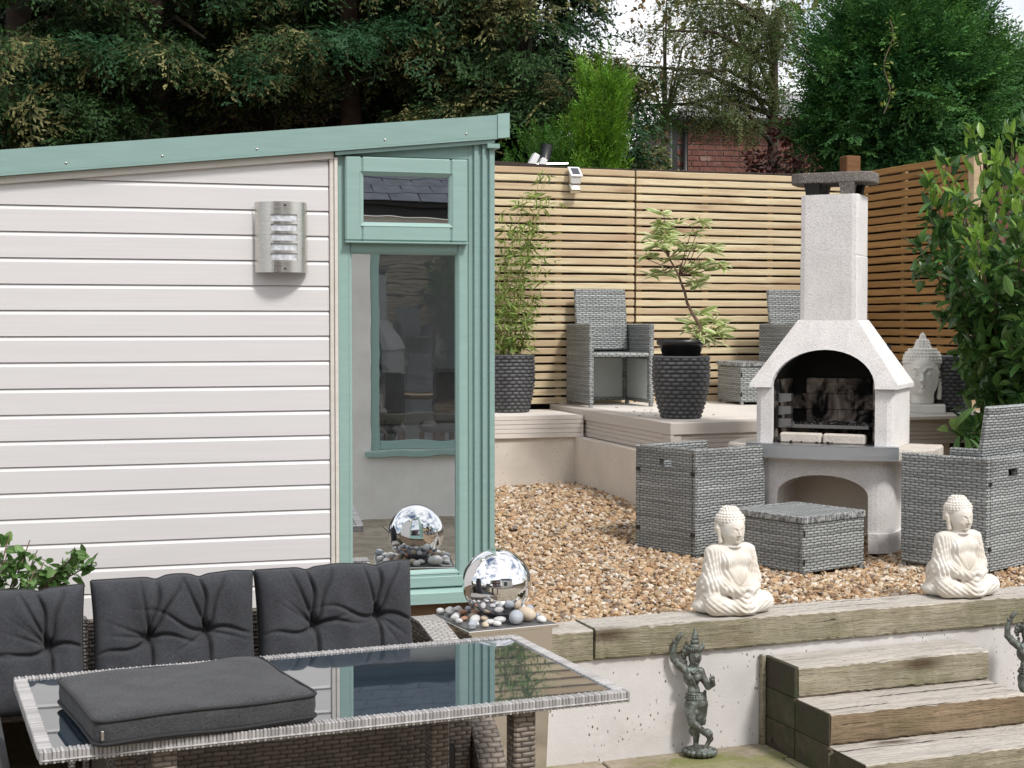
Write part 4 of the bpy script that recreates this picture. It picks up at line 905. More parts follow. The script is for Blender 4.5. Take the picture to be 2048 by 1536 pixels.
fl = onz(1184, 815, DZ); fr = onz(1304, 813, DZ); rz_ = math.atan2(fr[1]-fl[1], fr[0]-fl[0])
cube_chair('grey wicker cube chair on the deck against the pale fence near the bamboo', (fl[0]-.02, fl[1], DZ+.0005), rz_, True, .48, .50)
c2 = onz(1560, 812, DZ); cube_chair('grey wicker cube chair half hidden behind the barbecue', (c2[0]+.13, c2[1]+.02, DZ+.0005), R(6), True, .48, .50)
o2 = onz(1481, 810, DZ); cube_ottoman('grey wicker cube ottoman on the deck behind the barbecue', (o2[0], o2[1], DZ+.0005), R(-3), .46, .305)

# =================================================================== BARBECUE
zb = .535; cS = ond(1660, 640, 8.15); bkv = np.array([math.sin(R(41)), math.cos(R(41))]); bo = cS[:2]-bkv*.15
bq = thing('masonry_barbecue', 'white painted masonry barbecue with arched hood and tall chimney', 'barbecue', (bo[0], bo[1], zb), R(-41))
def bp_(name, mb, mat='bbq', smooth=False, par=None): return obj(name, mb, MT[mat], par or bq, smooth)
def arch_profile(hw_o, z0, z1, hw_i, zs_, za, n=14):
    """front outline with an arched notch from below"""
    P = [(-hw_o, z0), (-hw_o, z1), (hw_o, z1), (hw_o, z0), (hw_i, z0)]
    P += [(hw_i*math.cos(math.pi*k/n), zs_+(za-zs_)*math.sin(math.pi*k/n)) for k in range(n+1)]
    return P+[(-hw_i, z0)]
def rounded_arch(hw_o, z0, z1, hw_i, zs_, za, depth, rad, y0=0.):
    loops = []; pr = arch_profile(hw_o, z0, z1, hw_i, zs_, za)
    for k in range(7):
        t = k/6; y = y0+rad*(1-math.cos(t*math.pi/2)); ins = rad*(1-math.sin(t*math.pi/2))
        loops.append([(x-math.copysign(ins, x) if abs(abs(x)-hw_o) < 1e-6 else x, y, z) for x, z in pr])
    loops.append([(x, y0+depth, z) for x, z in pr]); return MB().slices(loops)
bp_('base', rounded_arch(.365, .0, .44, .245, .25, .355, .46, .10))
bp_('base_back', MB().box((-.25, .40, .0), (.25, .455, .43)), 'renderB')
for s_ in (-1, 1): bp_('plinth', MB().slices([[(s_*x, y, z) for x, y in ((.250, -.012), (.30, -.012), (.352, .03), (.380, .12), (.380, .45), (.250, .45))] for z in (-.05, .055)]))
# hearth shelf: half moon
def moon(hw_, yf, yb, z0, z1, n=28):
    P = []
    for k in range(n+1):
        a = math.pi+math.pi*k/n; x = hw_*math.cos(a); P.append((x, .15+(.15-yf)*math.sin(a)))
    P += [(hw_, yb), (-hw_, yb)]
    return MB().slices([[(x*s_, .15+(y-.15)*s_, z) for x, y in P] for z, s_ in ((z0, .985), (z0+.012, 1.), (z1-.012, 1.), (z1, .985))])
bp_('hearth_shelf', moon(.565, -.115, .42, .441, .508), 'bbqshelf')
P = []
for k in range(17):
    a = math.pi*1.5+R(-46)+R(92)*k/16; P.append((.572*math.cos(a), .15+(.272)*math.sin(a)))
bp_('steel_edge', MB().slices([[(x, y-.002, z) for x, y in P]+[(x*.985, y+.02, z) for x, y in P[::-1]] for z in (.449, .5165)]), 'steele')
bp_('steel_lip', MB().slices([[(x, y-.001, z) for x, y in P]+[(x*.92, .02, z) for x, y in P[::-1]] for z in (.5175, .5205)]), 'steele')
def pillar(s_):
    L2 = []
    pl = [(.277, 0), (.34, 0), (.362, .012), (.374, .04), (.378, .09), (.378, .44), (.277, .44)]
    return MB().slices([[(s_*x, y, z) for x, y in pl] for z in (.509, .826)])
bp_('pillar', pillar(-1)); bp_('pillar', pillar(1))
# hood: sloped front with arch, tapered to the flue
n = 18; z0, z1 = .822, 1.188; ho, hi_ = .398, .160
fy = lambda z: -.022+(z-z0)/(z1-z0)*.115
pr = [(-ho, z0), (-ho, z0+.022), (-hi_, z1), (hi_, z1), (ho, z0+.022), (ho, z0)]; ar_ = [(.279*math.cos(math.pi*k/n), z0+.205*math.sin(math.pi*k/n)) for k in range(n+1)]
fr_ = [(x, fy(z), z) for x, z in pr+ar_]; bkk = [(x, .455-(z-z0)/(z1-z0)*.07, z) for x, z in pr]
arb = [(x, fy(z)+.05, z) for x, z in ar_]
V = fr_+bkk+arb; nf = len(fr_); Fc = [list(range(nf))]
for i in range(5): Fc.append([i, i+1, nf+i+1, nf+i])
Fc.append([nf+5, nf+4, nf+3, nf+2, nf+1, nf])
for k in range(n): Fc.append([6+k, 6+k+1, nf+6+k+1, nf+6+k])
bp_('hood', MB().add(V, Fc))
bp_('hood_lining', MB().add([(x, fy(z)+.05, z) for x, z in ar_]+[(x*.95, .40, z+.05) for x, z in ar_], [[k, k+1, n+1+k+1, n+1+k] for k in range(n)]), 'black')
def flue(z0_, z1_, hx, y0, y1, r_=.03):
    pl = [(-hx+r_, y0), (hx-r_, y0), (hx-.008, y0+.008), (hx, y0+r_), (hx, y1-r_), (hx-r_, y1), (-hx+r_, y1), (-hx, y1-r_), (-hx, y0+r_), (-hx+.008, y0+.008)]
    return MB().slices([[(x*s_, y, z) for x, y in pl] for z, s_ in ((z0_, .985), (z0_+.006, 1.), (z1_-.006, 1.), (z1_, .985))])
bp_('flue', flue(1.186, 1.532, .158, .092, .385)); bp_('flue', flue(1.5325, 1.862, .156, .093, .384))
for x, y in ((-.095, .10), (.095, .10), (-.095, .31), (.095, .31)): bp_('cap_leg', MB().slices([[(x+a*s_, y+.03+b*s_, z) for a, b in ((-.04, -.03), (.04, -.03), (.04, .03), (-.04, .03))] for z, s_ in ((1.8625, .8), (1.925, 1.05))]), 'black' if (x > 0) == (y > .2) else 'bbqcap')
pl = []
for cx_, cy_, a0 in ((.14, .30, 0), (-.14, .30, 90), (-.14, .19, 180), (.14, .19, 270)):
    for k in range(7): a = R(a0+15*k); pl.append((cx_+.085*math.cos(a), cy_+.09*math.sin(a)))
bp_('chimney_cap', MB().slices([[(x*s_, .245+(y-.245)*s_, z) for x, y in pl] for z, s_ in ((1.926, .985), (1.931, 1.), (1.976, 1.), (1.982, .985))]), 'bbqcap')
# firebox
bp_('firebox_back', MB().box((-.2765, .405, .509), (.2765, .43, 1.05)), 'black')
fb = MB().box((.001, 0, .001), (.179, .022, .087), .003).mesh('firebrick'); fb.materials.append(MT['firebrick'])
for r_ in range(4):
    for c in range(4):
        x = -.275+.18*c-(.09 if r_ % 2 else 0)
        if x > -.30 and x+.18 < .30: inst('firebrick', fb, bq, TR(x, .382, .511+.088*r_))
fbs = MB().box((0, .001, .001), (.016, .175, .087), .003).mesh('firebrick'); fbs.materials.append(MT['firebrick'])
for s_ in (-1, 1):
    for r_ in range(4):
        for c in range(2): inst('firebrick', fbs, bq, TR(-.276 if s_ < 0 else .260, .03+.176*c, .511+.088*r_))
for r_ in range(3): bp_('grill_bracket', MB().slices([[(-.258+.07*k, y, .60+.068*r_+dz+.02*k) for k, dz in ((0, 0), (1, -.01), (1, .03), (0, .05))] for y in (.06, .10)]), 'steeld')
ft = MB().box((0, 0, 0), (.228, .055, .055), .009).mesh('front_brick'); ft.materials.append(MT['bbqshelf'])
inst('front_brick', ft, bq, TR(-.243, .028, .521)); inst('front_brick', ft, bq, TR(-.006, .024, .521, 0, 0, R(-1)))
bp_('charcoal_rack', MB().box((-.22, .10, .598), (.225, .115, .618), .002).box((-.22, .35, .598), (.225, .365, .618), .002), 'steeld')
bp_('rack_plate', MB().box((-.22, .118, .598), (.225, .348, .606)), 'black')
V, Fc, C = stones(420, rng.uniform(-.215, .22, 420), rng.uniform(.12, .345, 420), rng.uniform(.606, .622, 420), .005, .013, np.where(rng.random((420, 1)) < .7, .018, .25)*np.ones((1, 3)), rng)
stuff(obj('charcoal', mesh_np('charcoal', V, [Fc], C, uv=False), MT['gravel'], bq))
for i, (x, y) in enumerate(((-.255, .02), (-.115, .006), (-.03, -.01), (.03, -.005), (.05, .0), (-.17, -.012))):
    V, Fc, C = stones(1, np.array([x]), np.array([y]), np.array([.529+.012*(i == 0)]), .009+.016*(i == 0), .012+.016*(i == 0), np.full((1, 3), .012), rng)
    obj('charcoal_lump', mesh_np('charcoal_lump', V, [Fc], C, uv=False), MT['gravel'], bq)

# =================================================================== POTS
def woven_pot(name, label, loc, rt_, rb_, h, rows, cols, mid=0.):
    t = thing(name, label, 'pot', loc, 0, 'dark grey woven planters'); na = cols*8; nv = rows*6
    A2_, Z2 = np.meshgrid(np.arange(na)/na, np.arange(nv+1)/nv, indexing='ij')
    row = np.floor(Z2*rows-1e-6); fv = Z2*rows-row; fu = (A2_*cols+.5*(row % 2)) % 1
    hh = np.sin(np.pi*np.clip(fv, 0, 1))**.6*(.25+.75*np.sin(np.pi*fu)**.7)
    rad = rb_+(rt_-rb_)*(1-(1-Z2)**1.9)+mid*np.sin(np.pi*Z2)+.011*hh-.006
    an = 2*np.pi*A2_; V = np.stack([rad*np.cos(an), rad*np.sin(an), Z2*h], -1).reshape(-1, 3)
    rv = np.random.default_rng(3).random((rows+1, cols+1))[np.clip(row.astype(int), 0, rows), np.clip(np.floor(A2_*cols).astype(int), 0, cols)]
    g = (.012+.115*hh**1.3*(.65+.6*rv))[..., None]*np.array([1, 1.01, 1.06]); C = g.reshape(-1, 3)
    i, j = np.meshgrid(np.arange(na), np.arange(nv), indexing='ij'); n1 = nv+1; a = (i*n1+j).ravel(); b = (((i+1) % na)*n1+j).ravel(); q = np.stack([a, b, b+1, a+1], 1)
    obj('basket', mesh_np('basket', V, [q], C, smooth=True), MT['pot'], t)
    obj('rim', MB().lathe([(rt_-.026, h-.05), (rt_-.024, h+.002), (rt_-.006, h+.008), (rt_+.006, h+.002), (rt_+.003, h-.008)], 40), MT['potrim'], t, True)
    obj('soil', MB().lathe([(.001, h-.03), (rt_-.02, h-.035), (rt_-.02, h-.05), (.001, h-.05)], 24), MT['ground'], t); obj('base', MB().lathe([(.001, 0.0), (rb_, 0.0), (rb_, .012), (.001, .012)], 24), MT['plastic_black'], t)
    return t
MT['potrim'] = m_flat('woven_pot_rim', (.085, .086, .092), .5, bump=.2)
p1 = onz(1030, 826, LZ); woven_pot('woven_planter', 'dark grey woven planter of bamboo on the low ledge', (p1[0], p1[1]+.14, LZ), .172, .135, .395, 16, 20, .012)
p2 = onz(1371, 838, DZ); woven_pot('woven_planter', 'dark grey woven planter holding the variegated shrub at the deck corner', (p2[0]+.015, p2[1]+.11, DZ), .172, .12, .375, 15, 19, .012)
p3 = onz(1925, 812, DZ); woven_pot('woven_planter', 'dark grey woven planter half hidden by laurel beside the stone head', (5.52, 8.72, DZ), .15, .11, .36, 15, 19, .01)
P2 = (p2[0]+.015, p2[1]+.11)
np_ = obj('nursery_pot', MB().lathe([(.10, 0), (.135, .10), (.150, .104), (.152, .135), (.140, .136), (.135, .115), (.001, .112)], 40), MT['plastic_black'], None, True); np_.location = (P2[0], P2[1], DZ+.346)
tag(np_, 'black plastic nursery pot sitting inside the woven planter at the deck corner', 'pot')
# bits behind the fence, above the old board cap
q = onY(1046, 322, 10.9); lt = thing('ladder', 'white ended metal ladder lying behind the fence top', 'ladder', (q[0], 10.9, q[2]-.16), R(3))
for dx in (0, .07): obj('rail_end', MB().box((-.03+dx, -.03, 0), (.02+dx, .03, .24), .006, TR(0, 0, 0, 0, R(28))), MT['white_plastic'], lt)
obj('rung', MB().tube([(.02, 0, .13), (.36, .0, .15)], .014, 8), MT['steel'], lt)
obj('stand', MB().box((-.03, -.02, -1.6), (.35, .02, .06), .01), MT['oldfence'], lt)
q = onY(1096, 312, 10.9); pt = obj('drain_pipe', MB().tube([(0, 0, 0), (-.055, 0, -.26), (-.3, 0, -1.7)], [.046, .046, .046], 14), MT['plastic_black'], None, True); pt.location = (q[0]+.01, 10.95, q[2]+.09); tag(pt, 'black plastic drain pipe leaning behind the fence top', 'pipe')
# =================================================================== SCULPTURE (signed distance volumes -> one skin)
class SD:
    def __init__(s, lo, hi, vox):
        s.lo = np.array(lo, np.float32); s.vox = vox; s.n = np.ceil((np.array(hi)-s.lo)/vox).astype(int)+1
        s.ax = [s.lo[i]+vox*np.arange(s.n[i], dtype=np.float32) for i in range(3)]; s.D = np.full(s.n, 1., np.float32)
    def sub(s, lo, hi):
        a = np.clip(np.floor((np.array(lo)-s.lo)/s.vox).astype(int), 0, s.n-1); b = np.clip(np.ceil((np.array(hi)-s.lo)/s.vox).astype(int)+1, 1, s.n)
        sl = tuple(slice(a[i], b[i]) for i in range(3)); X, Y, Z = np.meshgrid(*[s.ax[i][sl[i]] for i in range(3)], indexing='ij', sparse=True); return sl, X, Y, Z
    def put(s, sl, d, k, op):
        D = s.D[sl]
        if op == 's': d = -d; h = np.clip(.5-.5*(D-d)/max(k, 1e-6), 0, 1); s.D[sl] = D*(1-h)+d*h+k*h*(1-h)
        else: h = np.clip(.5+.5*(D-d)/max(k, 1e-6), 0, 1); s.D[sl] = D*(1-h)+d*h-k*h*(1-h)
    def ell(s, c, r, k=.01, op='u', rz=0., rx=0.):
        c = np.array(c); m = max(r)+k*2+4*s.vox; sl, X, Y, Z = s.sub(c-m, c+m); x, y, z = X-c[0], Y-c[1], Z-c[2]
        if rz: x, y = x*math.cos(rz)+y*math.sin(rz), -x*math.sin(rz)+y*math.cos(rz)
        if rx: y, z = y*math.cos(rx)+z*math.sin(rx), -y*math.sin(rx)+z*math.cos(rx)
        k0 = np.sqrt((x/r[0])**2+(y/r[1])**2+(z/r[2])**2); k1 = np.sqrt((x/r[0]**2)**2+(y/r[1]**2)**2+(z/r[2]**2)**2)+1e-9
        s.put(sl, (k0*(k0-1)/k1).astype(np.float32), k, op)
    def cap(s, a, b, ra, rb=None, k=.01, op='u'):
        a = np.array(a, float); b = np.array(b, float); rb = ra if rb is None else rb; m = max(ra, rb)+k*2+4*s.vox
        sl, X, Y, Z = s.sub(np.minimum(a, b)-m, np.maximum(a, b)+m); d = b-a; L2 = max(d@d, 1e-12)
        t = np.clip(((X-a[0])*d[0]+(Y-a[1])*d[1]+(Z-a[2])*d[2])/L2, 0, 1)
        s.put(sl, (np.sqrt((X-a[0]-t*d[0])**2+(Y-a[1]-t*d[1])**2+(Z-a[2]-t*d[2])**2)-(ra+(rb-ra)*t)).astype(np.float32), k, op)
    def path(s, pts, rad, k=.005, op='u'):
        for i in range(len(pts)-1): s.cap(pts[i], pts[i+1], rad[i], rad[i+1], k, op)
    def cut_below(s, z): s.D[:, :, s.ax[2] < z] = .01
    def all(s): return np.meshgrid(*s.ax, indexing='ij', sparse=True)
    def mesh(s, name):
        D = s.D; S = D < 0; act = np.zeros(np.array(D.shape)-1, np.int8)
        cs = [(i, j, k) for i in (0, 1) for j in (0, 1) for k in (0, 1)]; n = D.shape
        g = lambda A, c: A[c[0]:n[0]-1+c[0], c[1]:n[1]-1+c[1], c[2]:n[2]-1+c[2]]
        for c in cs: act += g(S, c)
        ac = np.argwhere((act > 0) & (act < 8)); idx = np.full(act.shape, -1, np.int64); idx[tuple(ac.T)] = np.arange(len(ac))
        P = np.zeros((len(ac), 3)); cnt = np.zeros(len(ac))
        val = {c: D[ac[:, 0]+c[0], ac[:, 1]+c[1], ac[:, 2]+c[2]] for c in cs}
        for a in cs:
            for ax in range(3):
                if a[ax] == 0:
                    b = list(a); b[ax] = 1; b = tuple(b); va, vb = val[a], val[b]; m = (va < 0) != (vb < 0)
                    t = np.where(m, va/np.where(m, va-vb, 1), 0); p = np.array(a, float)[None]+np.eye(3)[ax][None]*t[:, None]; P[m] += p[m]; cnt[m] += 1
        V = (ac+P/cnt[:, None])*s.vox+s.lo; Fs = []
        for ax in range(3):
            u, v = [(1, 2), (2, 0), (0, 1)][ax]; sl0 = [slice(None)]*3; sl1 = [slice(None)]*3; sl0[ax] = slice(0, -1); sl1[ax] = slice(1, None)
            e = np.argwhere(S[tuple(sl0)] != S[tuple(sl1)]); e = e[(e[:, u] > 0) & (e[:, v] > 0) & (e[:, u] < n[u]-1) & (e[:, v] < n[v]-1)]
            def ci(du, dv): q = e.copy(); q[:, u] += du; q[:, v] += dv; return idx[tuple(q.T)]
            q = np.stack([ci(-1, -1), ci(0, -1), ci(0, 0), ci(-1, 0)], 1); ins = S[tuple(e.T)]
            q[~ins] = q[~ins][:, ::-1]; Fs.append(q)
        Fq = np.concatenate(Fs); Fq = Fq[(Fq >= 0).all(1)]
        return mesh_np(name, V, [Fq], smooth=True)
ss = lambda a, b, x: (lambda t: t*t*(3-2*t))(np.clip((x-a)/(b-a), 0, 1))

def face(sd, cx, cy, cz, s, k=.004, closed=True):
    """face on a head centred (cx,cy,cz), half height s, looking to -y"""
    f = lambda x, y, z: (cx+x*s, cy+y*s, cz+z*s)
    for sg in (-1, 1):
        sd.ell(f(sg*.36, -.95, .06), (.25*s, .12*s, .15*s), .06*s, 's')
        sd.ell(f(sg*.36, -.735, .06), (.20*s, .14*s, .11*s), .02*s)
        sd.path([f(sg*.54, -.76, .01), f(sg*.36, -.88, -.03), f(sg*.17, -.86, .02)], [.028*s, .034*s, .026*s], .008*s)
        sd.path([f(sg*.66, -.55, .24), f(sg*.46, -.78, .34), f(sg*.22, -.90, .30), f(sg*.09, -.95, .16)], [.035*s, .045*s, .045*s, .05*s], .06*s)
        sd.ell(f(sg*.13, -.98, -.31), (.085*s, .09*s, .075*s), .05*s)
        sd.ell(f(sg*.38, -.62, -.30), (.22*s, .2*s, .24*s), .12*s)
    sd.path([f(0, -.90, .22), f(0, -1.0, -.08), f(0, -1.12, -.28)], [.06*s, .075*s, .10*s], .05*s)
    sd.path([f(-.24, -.80, -.525), f(-.10, -.935, -.505), f(0, -.95, -.525), f(.10, -.935, -.505), f(.24, -.80, -.525)], [.02*s, .05*s, .05*s, .05*s, .02*s], .02*s)
    sd.path([f(-.2, -.80, -.575), f(0, -.93, -.625), f(.2, -.80, -.575)], [.02*s, .068*s, .02*s], .02*s)
    sd.ell(f(0, -.74, -.85), (.22*s, .17*s, .15*s), .10*s)
def curls(sd, fn, rows, r, k):
    for z, rad_x, rad_y, cx, cy, a0, a1 in rows:
        n = max(3, int((a1-a0)*(rad_x+rad_y)/2/(r*1.95)))
        for i in range(n+1):
            a = a0+(a1-a0)*i/n+(.5*(a1-a0)/n if int(z*1000) % 2 else 0); sd.ell((cx+rad_x*math.cos(a), cy+rad_y*math.sin(a), z), (r, r, r), k)
def seated_statue():
    Hs = .425; sd = SD((-.195, -.15, -.004), (.195, .125, Hs+.012), .00235); U = Hs
    p = lambda x, y, z: (x*U, y*U, z*U)
    E = lambda c, r, k=.02, **w: sd.ell(p(*c), [a*U for a in r], k*U, **w); C = lambda a, b, ra, rb=None, k=.02: sd.cap(p(*a), p(*b), ra*U, (rb or ra)*U, k*U)
    E((0, .06, .20), (.23, .15, .21), .03); E((0, .03, .42), (.175, .13, .22), .05); E((0, .04, .575), (.205, .105, .085), .06)
    E((0, -.085, .33), (.12, .06, .10), .05)
    for sg in (-1, 1):
        E((sg*.07, -.06, .50), (.085, .055, .06), .04)
        C((sg*.185, .03, .565), (sg*.235, .015, .31), .078, .078, .04); C((sg*.235, .01, .30), (sg*.085, -.185, .215), .072, .050, .04)
        E((sg*.225, .06, .17), (.105, .14, .19), .05); E((sg*.25, .07, .06), (.12, .15, .07), .04)
        C((sg*.10, .02, .13), (sg*.275, -.13, .105), .10, .092, .05); C((sg*.275, -.135, .088), (-sg*.05, -.245, .062), .085, .058, .04)
        C((sg*.155, -.165, .24), (sg*.05, -.235, .215), .04, .036, .02)
        for q in range(4): C((sg*.085, -.215+.0*q, .196+.0*q), (-sg*.012, -.262+.014*q, .186+.012*q), .017, .014, .008)
        C((sg*.055, -.225, .235), (sg*.008, -.262, .262), .018, .014, .006)
    E((.01, -.225, .12), (.10, .055, .085), .03); E((.02, -.245, .07), (.085, .05, .06), .03)
    E((0, -.08, .045), (.30, .16, .05), .04)
    # robe folds as displacement of the skin
    X, Y, Z = [a/U for a in sd.all()]
    front = ss(.06, -.03, Y); ax = np.abs(X)
    opening = front*ss(.0, .02, .02+(Z-.27)*.36-ax)*ss(.26, .30, Z)*ss(.64, .60, Z)
    arc = np.sqrt((X*1.55)**2+(np.clip(.62-Z, 0, None)*.62)**2+.0008)
    fold = np.sin(arc*135)*ss(.66, .60, Z)*ss(.17, .24, Z)*(1-opening)*front*ss(.05, .10, ax+.12*ss(.32, .26, Z))
    side = np.sin((Z*.75+Y*.55)*112+ax*22)*ss(.15, .2, ax)*ss(.58, .5, Z)*ss(.08, .14, Z)*(1-front*.5)
    leg = np.sin((ax*.8-Z*1.3+Y*.6)*95)*ss(.19, .15, Z)*ss(.02, .05, Z)*front
    sd.D -= (U*(.011*(1-opening)*ss(.65, .60, Z)*ss(.2, .25, Z)+.0050*fold+.0046*side+.0034*leg)).astype(np.float32)
    # lap cloth ripples
    lap = np.sin(np.sqrt(X**2+((Z-.20)*1.0)**2)*120)*ss(.11, .08, np.abs(X-.01))*ss(.18, .15, Z)*ss(-.18, -.22, Y)
    sd.D -= (U*.006*lap).astype(np.float32)
    C((0, .015, .60), (0, .0, .69), .074, .074, .025); sd.path([p(.078*math.cos(a), -.005+.088*math.sin(a), .628) for a in np.linspace(math.pi, 2*math.pi, 9)], [.009*U]*9, .006*U)
    E((0, .0, .80), (.122, .130, .142), .02); E((0, -.03, .725), (.085, .09, .078), .04)
    face(sd, 0, *[v*U for v in (-.0135, .778)], .122*U, .003)
    E((0, .032, .875), (.136, .124, .092), .010); E((0, .04, .945), (.088, .084, .055), .03); E((0, .07, .80), (.124, .088, .11), .01)
    rows = []
    for i_, z in enumerate(np.arange(.848, .955, .0225)):
        t = (z-.875)/.094; rr = math.sqrt(max(.12, 1-t*t)); rows.append((z*U, .137*rr*U, .126*rr*U, 0, .032*U, .08*(i_ % 2), 2*math.pi+.08*(i_ % 2)))
    for z in np.arange(.765, .848, .0225): rows += [(z*U, .128*U, .105*U, 0, .06*U, -.42, math.pi+.42)]
    for i_, z in enumerate(np.arange(.952, 1.004, .019)):
        t = (z-.945)/.06; rr = math.sqrt(max(.02, 1-t*t)); rows.append((z*U, .090*rr*U, .086*rr*U, 0, .04*U, .1*(i_ % 2), 2*math.pi+.1*(i_ % 2)))
    curls(sd, None, rows, .0148*U, .0012*U)
    for sg in (-1, 1): sd.path([p(sg*.128, .035, .845), p(sg*.138, .028, .80), p(sg*.128, .02, .74), p(sg*.120, .012, .675)], [.018*U, .027*U, .02*U, .023*U], .006*U)
    sd.cut_below(.0); return sd.mesh('seated_statue')
me = seated_statue()
b1 = onz(1471, 1226, .53); b2 = onz(1920, 1189, .53)
for lab, P_, tw in (('ivory seated meditating statue on the sleeper in front of the wicker ottoman', b1, .03), ('ivory seated meditating statue on the sleeper in front of the raised wicker chair', b2, -.02)):
    o = obj('seated_statue', me, MT['plaster']); lx = rwM.inverted() @ Vector((P_[0], P_[1], 0)); w_ = rwM @ Vector((lx.x, .118, .5325)); o.location = w_; o.rotation_euler = (0, 0, RW+R(4)+tw); tag(o, lab, 'statue', 'ivory seated statues on the sleeper')

def head_statue():
    s = .135; sd = SD((-.16, -.185, -.004), (.16, .165, .50), .0034); E = sd.ell
    cz = .215; E((0, 0, cz), (.125, .135, .155), .01); E((0, -.02, cz-.085), (.10, .105, .085), .05); sd.cap((0, .01, .03), (0, .005, .14), .09, .085, .02)
    face(sd, 0, -.008, cz-.01, .135)
    E((0, .035, cz+.075), (.140, .132, .112), .008); E((0, .03, cz+.180), (.055, .055, .04), .015); E((0, .03, cz+.212), (.04, .04, .03), .01)
    rows = []
    for z in np.arange(cz+.07, cz+.17, .021):
        t = (z-cz-.075)/.112; rr = math.sqrt(max(0, 1-t*t)); rows.append((z, .142*rr, .133*rr, 0, .035, 0, 2*math.pi))
    for z in np.arange(cz-.04, cz+.07, .021): rows.append((z, .131, .115, 0, .045, -.30, math.pi+.30))
    for z in (cz+.180, cz+.199, cz+.216): rr = .055-(z-cz-.18)*.4; rows.append((z, rr, rr, 0, .03, 0, 2*math.pi))
    curls(sd, None, rows, .0125, .003)
    sd.path([(0, .03, cz+.215), (0, .03, cz+.245), (0, .03, cz+.275)], [.026, .025, .004], .006)
    for sg in (-1, 1): sd.path([(sg*.132, .03, cz+.05), (sg*.150, .035, cz+.01), (sg*.138, .025, cz-.06), (sg*.128, .015, cz-.17)], [.012, .02, .016, .018], .006)
    sd.cut_below(0); return sd.mesh('stone_head')
ph_ = onz(1838, 823, DZ); ph_ = (5.285, 8.69)
hd = thing('stone_head', 'white cast stone head statue with curled hair beside the barbecue', 'statue', (ph_[0], ph_[1], DZ), R(-30))
hm = head_statue(); k = .92; hm.transform(Matrix.Diagonal((.84, .9, .95, 1))); o = obj('head', hm, MT['plasterW'], hd); o.location = (0, 0, .0555); obj('plinth', MB().box((-.145, -.12, 0), (.145, .13, .055), .004), MT['plasterW'], hd)

